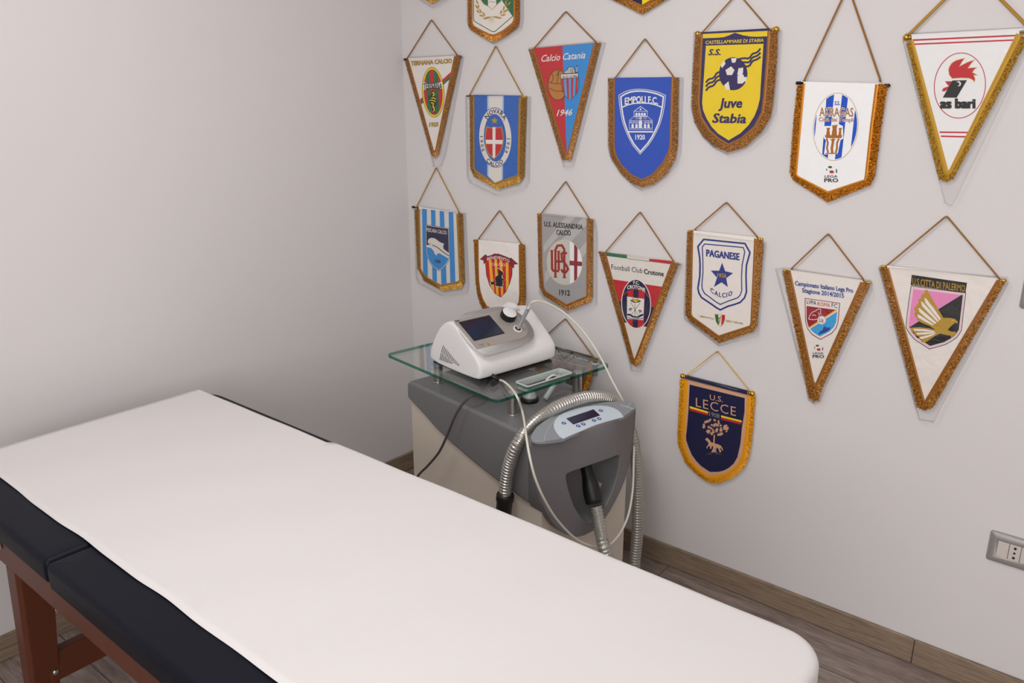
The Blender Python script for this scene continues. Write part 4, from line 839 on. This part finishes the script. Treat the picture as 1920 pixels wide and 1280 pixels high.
# --- grey pennant, monogram and red cross disc
def art(p):
    C_ = [(102, 336), (502, 372), (500, 1060), (320, 1138), (130, 1010)]
    p.stripes(C_, [[(100, 610), (330, 345), (410, 350), (100, 700)], [(200, 640), (470, 365), (510, 372), (510, 420), (260, 690)], [(110, 880), (200, 760), (260, 800), (120, 960)], [(400, 690), (510, 560), (510, 660), (430, 760)]], 'lgrey'); p.stripes(C_, [[(180, 1050), (300, 940), (400, 960), (260, 1100)], [(110, 560), (220, 420), (260, 430), (110, 620)]], 'grey')
    R = -4; p.ell(302, 766, 159, 202, 'cream', R); E = ellipse(302, 766, 155, 198, R); p.poly(E, 'silver'); p.stripes(E, [[(346, 560), (470, 560), (470, 980), (350, 980)]], 'purewhite'); p.stripes(E, [[(386, 560), (418, 560), (412, 980), (386, 980)], [(346, 750), (470, 764), (470, 802), (346, 792)]], 'wine')
    for w, c in ((26, 'cream'), (20, 'dred')):
        for q in ([(188, 662), (190, 825), (202, 842), (252, 845)], [(220, 900), (220, 655), (238, 618), (278, 616), (298, 650), (300, 905)], [(248, 672), (250, 838)], [(222, 758), (300, 760)], [(322, 690), (298, 676), (274, 690), (278, 735), (318, 795), (332, 828), (312, 856), (286, 852), (272, 828)]): p.stroke(q, w, c)
    for x, y in ((188, 662), (248, 668), (220, 898), (300, 903)): p.stroke([(x-16, y), (x+16, y)], 8, 'dred')
    p.ell(376, 772, 3, 4, 'gold'); p.ell(425, 778, 3, 4, 'gold')
def let(p): p.text('U.S. ALESSANDRIA', (120, 446), (464, 475), 44, 'black', .02); p.text('CALCIO', (228, 521), (356, 529), 46, 'black', .02); p.text('1912', (254, 1056), (348, 1063), 48, 'black', .02)
pennant('grey pennant with a dark red monogram and a red cross in a disc', (995, 330, 1125, 600), (312, 45), ((95, 330), (520, 376)), ((66, 332), (546, 383)),
        [((100, 338), (58, 345)), ((105, 800), (68, 830)), ((118, 985), (78, 985)), ((138, 1025), (112, 1062)), ((320, 1140), (330, 1202)), ((495, 1068), (528, 1122)), ((499, 1045), (552, 1080)), ((502, 374), (556, 388))], 'grey', 'bronze', [(58, 345), (74, 1042), (114, 1088), (325, 1226), (572, 1146), (576, 500), (552, 380)], art, let, 'brass', nm='nail holding the grey pennant')
# --- white triangle with tricolour top and red and navy band
def art(p):
    p.poly([(98, 350), (262, 370), (262, 398), (106, 378)], 'green'); p.poly([(428, 398), (606, 418), (599, 442), (428, 420)], 'red'); p.stroke([(262, 398), (428, 420)], 3, 'black')
    p.poly([(150, 553), (540, 612), (482, 766), (198, 717)], 'red'); p.poly([(198, 717), (482, 766), (428, 914), (236, 876)], 'darknavy')
    R = -2; p.ell(331, 738, 112, 186, 'white', R); E = ellipse(331, 738, 106, 180, R); p.poly(E, 'darknavy'); L_ = [(220, 690), (262, 645), (330, 626), (400, 645), (445, 690), (445, 940), (220, 940)]
    for q in ((268, 310, 262, 304, 620, 930), (350, 395, 342, 388, 620, 930)):
        p.poly(clip(clip([(q[0], q[4]), (q[1], q[4]), (q[3], q[5]), (q[2], q[5])], E), L_), 'red')
    p.stroke([(235, 672), (270, 642), (330, 626), (390, 642), (428, 690)], 5, 'red', smooth=1)
    p.poly([(263, 683), (392, 701), (384, 860), (262, 850)], 'white'); p.poly([(284, 712), (305, 704), (345, 706), (370, 716), (350, 728), (308, 728)], 'black'); p.poly([(296, 714), (325, 708), (358, 716), (330, 724)], 'yellow')
    for q in ([(290, 726), (348, 826)], [(360, 732), (296, 818)], [(323, 726), (322, 828)]): p.stroke(q, 3, 'black')
    p.stroke([(300, 698), (325, 690), (352, 702)], 3, 'red', smooth=1)
    p.poly([(264, 812), (285, 812), (310, 828), (340, 832), (362, 818), (385, 812), (384, 826), (345, 844), (305, 840), (280, 826), (264, 826)], 'darknavy'); p.stroke([(264, 838), (300, 850), (345, 852), (384, 846)], 5, 'darknavy', smooth=1)
    for x, y, d in ((290, 780, 1), (358, 794, -1)): p.stroke([(x-12*d, y+8), (x-8*d, y-8), (x+6*d, y-8), (x+10*d, y)], 6, 'black', smooth=1); p.stroke([(x-2*d, y-4), (x+2*d, y+14)], 5, 'black')
def let(p):
    p.text('Football Club', (145, 478), (377, 508), 38, 'navy', -.005); p.text('Crotone', (389, 512), (537, 531), 37, 'black', .025); p.text('F.C.', (311, 588), (353, 594), 24, 'white', .03); p.text('CROTONE', (264, 630), (398, 650), 27, 'white', .03, sag=15)
pennant('white triangular pennant with a green and red top strip and a navy oval', (1110, 385, 1290, 705), (362, 47), ((105, 345), (610, 415)), ((52, 346), (662, 432)),
        [((104, 352), (48, 346)), ((312, 1135), (288, 1180)), ((320, 1150), (325, 1212)), ((328, 1135), (362, 1192)), ((598, 424), (656, 432))], 'ivory', 'bronze', [(48, 342), (262, 1120), (290, 1242), (360, 1246), (385, 1180), (668, 440)], art, let, nm='nail holding the triangular pennant with the green and red top')
# --- white pennant with navy outlined shield and star
def art(p):
    p.stroke([(218, 347), (560, 382), (601, 456), (572, 560), (568, 640), (570, 720), (572, 780), (556, 830), (520, 868), (470, 886), (420, 900), (355, 930), (320, 910), (290, 888), (200, 828), (178, 790), (170, 750), (186, 650), (188, 560), (185, 500), (170, 406)], 14, 'midblue', True)
    p.stroke([(225, 385), (545, 414), (558, 450), (536, 560), (531, 660), (533, 770), (520, 808), (500, 830), (420, 858), (355, 885), (320, 865), (290, 842), (225, 794), (205, 755), (203, 720), (212, 620), (211, 520), (206, 412)], 9, 'midblue', True)
    p.poly([(370, 540), (396, 610), (462, 626), (404, 668), (418, 742), (366, 702), (303, 741), (328, 664), (277, 605), (346, 606)], 'midblue')
    S = [(308, 965), (396, 972), (394, 1010), (382, 1045), (360, 1070), (335, 1055), (318, 1025)]; p.poly(S, 'gold'); T = [(352+(x-352)*.93, 1010+(y-1010)*.94) for x, y in S]; p.poly(T, 'white'); p.stripes(T, [(300, 338, 320, 345, 960, 1075)], 'green'); p.stripes(T, [(368, 400, 362, 390, 960, 1075)], 'red'); p.stroke([(340, 1004), (356, 990), (346, 1042)], 11, 'dgold'); p.stroke([(342, 1002), (355, 992), (346, 1040)], 7, 'gold')
def let(p):
    p.text('PAGANESE', (240, 486), (513, 519), 56, 'midblue', .045); p.text('1926', (330, 659), (405, 663), 32, 'gold', .03)
    p.text('CALCIO', (274, 778), (454, 806), 38, 'midblue', .03, sag=-34, sp=1.25); p.text("CAMPIONI D'ITALIA", (180, 988), (306, 1012), 15, 'gold', .02); p.text('SERIE D 2005-2006', (400, 1028), (544, 1052), 17, 'gold', .02)
pennant('white pennant with a navy outlined shield around a navy star', (1270, 370, 1450, 660), (408, 38), ((148, 262), (660, 322)), ((96, 272), (700, 338)),
        [((133, 268), (80, 285)), ((126, 600), (72, 620)), ((118, 960), (64, 970)), ((130, 985), (92, 1018)), ((345, 1142), (345, 1210)), ((600, 1060), (632, 1114)), ((608, 1038), (665, 1060)), ((640, 336), (718, 372))], 'white', 'bronze', [(78, 288), (50, 960), (56, 1010), (340, 1232), (662, 1150), (722, 372)], art, let, 'brass', nm='nail holding the white pennant with the navy star')
# --- white triangle with two lines of blue text and small red and blue shield
def art(p):
    S = [(240, 483), (490, 519), (477, 660), (462, 700), (432, 735), (350, 779), (290, 742), (258, 700), (244, 650)]; p.poly(S, 'wine'); T = [(360+(x-360)*.955, 620+(y-620)*.96) for x, y in S]; p.poly(T, 'white')
    U = [(252, 540), (470, 568), (462, 655), (445, 690), (415, 720), (347, 756), (300, 726), (268, 690), (254, 640)]; p.stripes(U, [[(240, 530), (480, 552), (240, 710)]], 'dred'); p.stripes(U, [[(490, 566), (490, 800), (260, 800), (262, 712)]], 'aqua'); p.stroke([(466, 566), (272, 694)], 9, 'orange')
    for q in ([(268, 632), (275, 605), (295, 582), (318, 575), (335, 560), (355, 562), (350, 590), (358, 604)], [(268, 632), (300, 638), (330, 632)], [(290, 610), (308, 600), (320, 612)], [(335, 585), (345, 600), (338, 612)]): p.stroke(q, 4, 'white', smooth=1)
    p.poly([(372, 690), (388, 680), (392, 694), (420, 690), (418, 706), (395, 722), (360, 735), (335, 745), (350, 715), (366, 712)], 'bluetext')
    p.ell(360, 640, 31, 31, 'lgrey'); p.ell(360, 640, 28, 28, 'white'); lega_pro(p, 336, 820, 80)
def let(p):
    p.text('Campionato Italiano Lega Pro', (172, 393), (581, 447), 31, 'bluetext', .03); p.text('Stagione 2014/2015', (222, 443), (516, 483), 31, 'bluetext', .03)
    p.text('LVPA', (254, 523), (322, 533), 28, 'navy', .01); p.text('ROMA', (331, 538), (420, 549), 28, 'red', 0); p.text('FC', (430, 548), (471, 556), 30, 'navy', .0); p.text('L', (342, 652), (356, 652), 27, 'navy', .01); p.text('R', (358, 657), (376, 660), 25, 'red', .01)
pennant('white triangular pennant with two blue text lines above a small shield', (1445, 430, 1650, 770), (408, 28), ((148, 275), (655, 352)), ((98, 284), (704, 368)),
        [((140, 288), (80, 294)), ((306, 1068), (246, 1085)), ((316, 1085), (258, 1150)), ((317, 1092), (270, 1200)), ((318, 1096), (302, 1222)), ((319, 1092), (340, 1210)), ((320, 1085), (362, 1140)), ((326, 1068), (378, 1100)), ((638, 368), (704, 398))], 'white', 'bronze', [(30, 280), (250, 1130), (262, 1205), (300, 1232), (350, 1215), (382, 1130), (714, 440), (702, 360), (90, 268)], art, let, 'brass', nm='nail holding the triangular pennant with two lines of blue text')
# --- white satin triangle with golden eagle
def art(p):
    p.poly([(222, 384), (554, 432), (545, 492), (216, 446)], 'black')
    S = [(217, 450), (549, 491), (534, 610), (522, 720), (495, 760), (460, 785), (420, 806), (328, 831), (280, 800), (240, 775), (206, 735), (185, 700), (192, 630), (202, 550)]
    for k, c in ((1., 'black'), (.975, 'white'), (.945, 'pink'), (.925, 'white'), (.9, 'pink')): S2 = [(365+(x-365)*k, 635+(y-635)*(k-(1-k)*.0)) for x, y in S]; p.poly(S2, c)
    p.stripes(S2, [[(560, 480), (560, 900), (180, 900), (180, 716)]], 'black')
    p.poly([(302, 476), (316, 474), (330, 500), (352, 540), (382, 592), (412, 642), (445, 642), (480, 648), (498, 664), (496, 678), (484, 670), (462, 688), (442, 708), (440, 716), (462, 726), (485, 724), (488, 742), (470, 750), (462, 762), (456, 748), (432, 746), (395, 736), (360, 752), (322, 778), (300, 792), (276, 786), (282, 772), (262, 770), (268, 756), (236, 742), (240, 734), (216, 716), (210, 702), (270, 698), (330, 706), (366, 716), (330, 690), (290, 676), (250, 654), (255, 642), (236, 622), (244, 608), (236, 585), (250, 570), (262, 552), (262, 530), (276, 528), (284, 500), (296, 498)], 'gold')
    for q in ([(298, 520), (310, 528), (355, 585), (398, 650), (388, 656), (340, 598), (304, 552)], [(278, 545), (290, 550), (340, 605), (386, 662), (376, 666), (326, 616), (284, 572)], [(262, 582), (275, 588), (322, 628), (372, 672), (360, 678), (308, 642), (268, 606)], [(256, 622), (268, 624), (310, 652), (356, 684), (344, 686), (300, 664), (260, 640)], [(232, 708), (300, 710), (362, 722), (350, 727), (290, 722), (240, 720)], [(250, 732), (310, 728), (368, 728), (350, 736), (300, 742), (254, 744)], [(270, 758), (320, 746), (370, 732), (352, 746), (310, 762), (276, 770)]): p.poly(q, 'white')
    p.stroke([(462, 658), (476, 656)], 4, 'yellow')
def let(p): p.text('U.S.CITTA DI PALERMO', (226, 444), (542, 487), 42, 'gold', .01)
pennant('large white satin triangular pennant with a golden eagle on pink and black', (1640, 395, 1900, 795), (432, 30), ((72, 330), (745, 402)), ((46, 328), (780, 412)),
        [((85, 342), (28, 345)), ((296, 1122), (252, 1180)), ((303, 1138), (300, 1202)), ((312, 1122), (352, 1185)), ((735, 412), (790, 425))], 'white', 'bronze', [(22, 345), (242, 1180), (265, 1256), (355, 1270), (400, 1180), (802, 440), (792, 400), (30, 335)], art, let, 'brass', satin=True, nm='nail holding the large pennant with the golden eagle')
# --- navy pennant with tree
def art(p):
    N_ = [(180, 335), (420, 394), (670, 455), (668, 580), (655, 660), (645, 720), (640, 780), (632, 860), (605, 980), (572, 1038), (530, 1075), (485, 1098), (440, 1110), (360, 1111), (280, 1057), (240, 1015), (200, 960), (170, 890), (150, 830), (148, 790), (155, 740), (170, 560)]
    p.poly(N_, 'darknavy')
    for q, c in (([(181, 526), (345, 576), (345, 592), (181, 545)], 'yellow'), ([(181, 548), (344, 593), (342, 610), (181, 564)], 'red'), ([(460, 608), (643, 656), (643, 671), (460, 626)], 'yellow'), ([(460, 630), (640, 674), (637, 690), (459, 646)], 'red')): p.poly(q, c)
    rnd = random.Random(5)
    for k in range(46):
        a = rnd.uniform(0, 2*pi); r = math.sqrt(rnd.random()); x, y = 406+114*r*cos(a), 714+16*cos(a)*r+66*r*sin(a)
        p.star(x, y, rnd.uniform(13, 20), 'tan', .45, rnd.uniform(0, 72), 5)
    p.poly([(394, 782), (406, 782), (402, 850), (400, 905), (424, 936), (372, 936), (388, 905), (390, 850)], 'tan')
    p.poly([(318, 820), (338, 806), (348, 818), (362, 832), (372, 848), (400, 856), (440, 868), (462, 882), (474, 905), (478, 922), (470, 920), (458, 898), (448, 898), (462, 928), (456, 938), (446, 936), (438, 908), (424, 896), (416, 898), (420, 916), (408, 914), (396, 886), (378, 880), (374, 906), (360, 906), (362, 882), (342, 886), (338, 908), (328, 892), (348, 868), (344, 846), (322, 828)], 'tan')
    for k in range(7): p.stroke([(396+(k-3)*6, 934), (396+(k-3)*24, 948+rnd.uniform(-8, 22))], 3, 'dgrey')
def let(p): p.text('U.S.', (360, 470), (476, 492), 48, 'tan', .0); p.text('LECCE', (236, 530), (592, 616), 80, 'tan', -.005, sp=1.1); p.text('1908', (356, 614), (445, 637), 40, 'grey', -.01)
pennant('navy pennant with a tan border, a tree and a wolf, bright yellow fringe', (1255, 650, 1435, 920), (430, 35), ((165, 245), (710, 385)), ((122, 257), (742, 414)),
        [((166, 292), (92, 290)), ((160, 380), (88, 400)), ((150, 560), (80, 560)), ((134, 770), (68, 780)), ((136, 850), (72, 860)), ((155, 925), (95, 930)), ((200, 1012), (140, 1035)), ((262, 1080), (225, 1120)), ((340, 1142), (320, 1195)), ((372, 1148), (370, 1214)), ((420, 1145), (430, 1222)), ((510, 1118), (545, 1180)), ((560, 1085), (605, 1140)), ((612, 1040), (664, 1085)), ((650, 960), (710, 985)), ((665, 860), (732, 870)), ((677, 760), (745, 760)), ((690, 590), (758, 590)), ((696, 436), (770, 440))], 'tan', 'yellow', None, art, let, 'ball', cord='yellow', cr=.0014, braid=.45, roll='darknavy',  nm='nail holding the navy pennant with the tree')
# --- maroon pennant behind the glass shelf, glass haze painted as grey cloth
def art(p):
    C_ = [(-120, 440), (570, 622), (255, 1690), (236, 1690)]
    p.stripes(C_, [[(250, 535), (580, 620), (560, 652), (300, 580)], [(10, 500), (60, 500), (170, 1200), (130, 1200)], [(140, 640), (215, 660), (240, 1300), (180, 1300)], [(345, 690), (388, 700), (340, 1300), (310, 1300)], [(470, 730), (500, 740), (400, 1200), (380, 1200)]], 'maroon')
    p.stroke([(-70, 615), (140, 668), (515, 757)], 7, 'orange'); p.stroke(ellipse(205, 860, 90, 110, 0, 20, 20, 160), 7, 'orange'); p.stroke(ellipse(205, 860, 70, 90, 0, 20, 20, 160), 18, 'wine'); p.ell(205, 900, 60, 80, 'ivory')
def let(p): p.text('Livorno Calcio', (148, 595), (528, 685), 56, 'white', .01, .3)
pennant('dark grey and maroon pennant with white script, half hidden behind the glass shelf', (1020, 570, 1220, 770), (258, 172), ((-150, 530), (600, 640)), ((-190, 440), (650, 650)),
        [((-125, 445), (-200, 430)), ((236, 1680), (195, 1760)), ((245, 1710), (245, 1800)), ((254, 1680), (295, 1760)), ((568, 628), (655, 655))], 'dgrey', 'amber', [(-215, 430), (180, 1760), (245, 1830), (310, 1770), (680, 660)], art, let, nm='nail holding the pennant behind the glass shelf')
# --- pennants cut by the top of the photograph
def art(p):
    p.stroke([(246, -1250), (255, 518), (270, 555), (300, 582), (738, 836), (780, 846), (830, 836), (1295, 436)], 20, 'green')
    p.poly([(1010, -420), (1315, -420), (1326, 444), (1288, 432), (1112, 165), (1018, 25)], 'green')
    p.poly([(440, -420), (1005, -420), (1005, 20), (930, 80), (860, 150), (750, 272), (690, 205), (620, 165), (520, 110), (455, 20)], 'gold'); p.poly([(455, -400), (990, -400), (990, 15), (920, 72), (850, 140), (748, 258), (695, 190), (625, 150), (530, 98), (470, 14)], 'white')
    p.poly([(460, -380), (640, -380), (640, 158), (530, 98), (470, 14)], 'green'); p.poly([(860, -380), (985, -380), (985, 15), (920, 72), (860, 130)], 'green'); p.stroke([(660, 60), (700, 40), (800, 60), (840, 40)], 14, 'gold')
    for x, y, r_ in ((330, -60, 75), (350, 60, 65), (335, 180, 55), (380, 190, 95), (375, 310, 45), (440, 300, 65), (470, 420, 15), (530, 380, 60), (1160, -30, 110), (1120, 80, 80), (1200, 100, 130), (1060, 220, 105), (1140, 270, 140), (985, 330, 115), (1040, 400, 165), (1090, 300, 140)):
        c, s = cos(radians(r_)), sin(radians(r_)); p.poly([(x+dx*c-dy*s, y+dx*s+dy*c) for dx, dy in ((-72, 0), (-30, -22), (20, -20), (72, 0), (20, 20), (-30, 22))], 'gold')
    p.poly([(490, 500), (600, 450), (735, 440), (660, 490), (560, 515)], 'gold'); p.poly([(735, 440), (860, 435), (1020, 475), (960, 500), (860, 485)], 'gold')
    for k in range(7): p.stroke([(735, 445), (640+k*32, 560+(k % 3)*35)], 7, 'cream')
pennant('white and green pennant with a golden laurel, cut by the top edge of the photo', (870, 0, 990, 90), (770, -2700), ((240, -1500), (1330, -1500)), ((100, -1520), (1490, -1520)),
        [((225, -1500), (90, -1500)), ((232, 520), (96, 560)), ((240, 620), (112, 690)), ((275, 690), (160, 790)), ((500, 815), (460, 985)), ((690, 905), (720, 1110)), ((780, 922), (800, 1132)), ((860, 905), (880, 1110)), ((1060, 800), (1180, 930)), ((1290, 610), (1440, 730)), ((1322, 540), (1478, 600)), ((1330, 440), (1490, 450)), ((1310, -1500), (1490, -1500))], 'white', 'amber', [(60, -1560), (70, 600), (120, 760), (780, 1180), (1480, 760), (1530, 560), (1530, -1560)], art, nail=False)
pennant('gold fringed tip of the pennant cut by the top edge nearest the room corner', (760, 0, 1260, 333.33), (190, -1100), ((40, -705), (350, -705)), ((-10, -710), (400, -710)),
        [((35, -700), (-15, -700)), ((36, -135), (-14, -98)), ((190, -32), (190, 31)), ((344, -135), (404, -98)), ((350, -700), (404, -700))], 'white', 'gold', [(-20, -705), (-20, -80), (190, 56), (410, -75), (410, -705)], None, nail=False, cord='gold')
def art(p): p.poly([(1035, 190), (1035, -3200), (2300, -3200), (2300, -556)], 'yellow')
pennant('navy and yellow pennant tip with a bronze fringe, cut by the top edge', (1150, 0, 1250, 66.667), (1000, -5200), ((-480, -3310), (2250, -3310)), ((-800, -3330), (2600, -3330)),
        [((-500, -3300), (-800, -3300)), ((-500, -535), (-800, -365)), ((1035, 190), (1050, 540)), ((2300, -560), (2600, -440)), ((2300, -3300), (2600, -3300))], 'darknavy', 'bronze', None, art, nail=False)

# ------------------------------------------------------------------ wall plates
M_plate = mat('grey_metallic_plate', (160, 156, 154), .38, .35, None, .03, 40); M_mod = mat('pale_module', (206, 196, 188), .4, 0, None, .02, 40)
def plate(name, label, cat, x0, z0, w_, h_, kinds):
    t = thing(name, label, cat, (x0+w_/2, 0, z0))
    def rr(ins, y, r):
        return [(x0+w_/2+(w_/2-ins-r)*sx+r*cos(a), y, z0+h_/2+(h_/2-ins-r)*sz+r*sin(a)) for sx, sz, a0 in ((1, 1, 0), (-1, 1, pi/2), (-1, -1, pi), (1, -1, 1.5*pi)) for a in (a0+k*pi/10 for k in range(6))]
    mx, mz = w_*.14, h_*.235
    def inner(y, e=0): return [(x, y, z) for x, z in ((x0+w_-mx+e, z0+h_-mz+e), (x0+mx-e, z0+h_-mz+e), (x0+mx-e, z0+mz-e), (x0+w_-mx+e, z0+mz-e))]
    b = MB(); R = [rr(0, -.0005, .007), rr(0, -.003, .007), rr(.004, -.0075, .006), rr(.010, -.0095, .005), rr(.014, -.0100, .004)]
    b.loft(R, 0, True, False); last = b.vs(R[-1]); q = b.vs(inner(-.0100)); q2 = b.vs(inner(-.004))
    for s in range(4):
        c = last[s*6:(s+1)*6]
        for k in range(5): b.face((c[k], c[k+1], q[s]))
        b.face((c[5], last[((s+1)*6) % 24], q[(s+1) % 4], q[s])); b.face((q[s], q[(s+1) % 4], q2[(s+1) % 4], q2[s]))
    b.build('frame', M_plate, t, smooth=True)
    n = len(kinds); iw = (w_-2*mx)/n
    for k, kd in enumerate(kinds):
        xa = x0+mx+k*iw; b = MB(); b.box((xa+.0006, -.0104, z0+mz+.001), (xa+iw-.0006, -.002, z0+h_-mz-.0008)); mo = b.build('socket_module' if kd == 's' else 'switch_module', M_mod, t, bevel=.0008)
        sub_of(mo, t)
        if kd == 's':
            for dz, r_ in ((.0135, .0034), (0, .0028), (-.0135, .0034)):
                b = MB(); c = np.array([xa+iw/2, 0, z0+h_/2+dz]); lathe(b, c+np.array([0, -.0112, 0]), c+np.array([0, -.006, 0]), [(0, r_), (1, r_)], 16); b.build('pin_hole', M_black, mo)
P0 = on_y(1852, 1040, 0); P1 = on_y(1858.5, 993, 0)
plate('power_socket', 'grey framed power socket plate low on the wall at the right edge', 'socket', float(P0[0])-.003, float(on_y(1848, 1046, 0)[2]), .150, float(P1[2]-on_y(1848, 1046, 0)[2])+.002, 'bsbb')
P0 = on_y(1912.5, 577, 0)
plate('light_switch', 'grey wall switch plate cut by the right edge beside the eagle pennant', 'switch', float(P0[0])-.002, float(P0[2]), .13, .083, 'bbb')
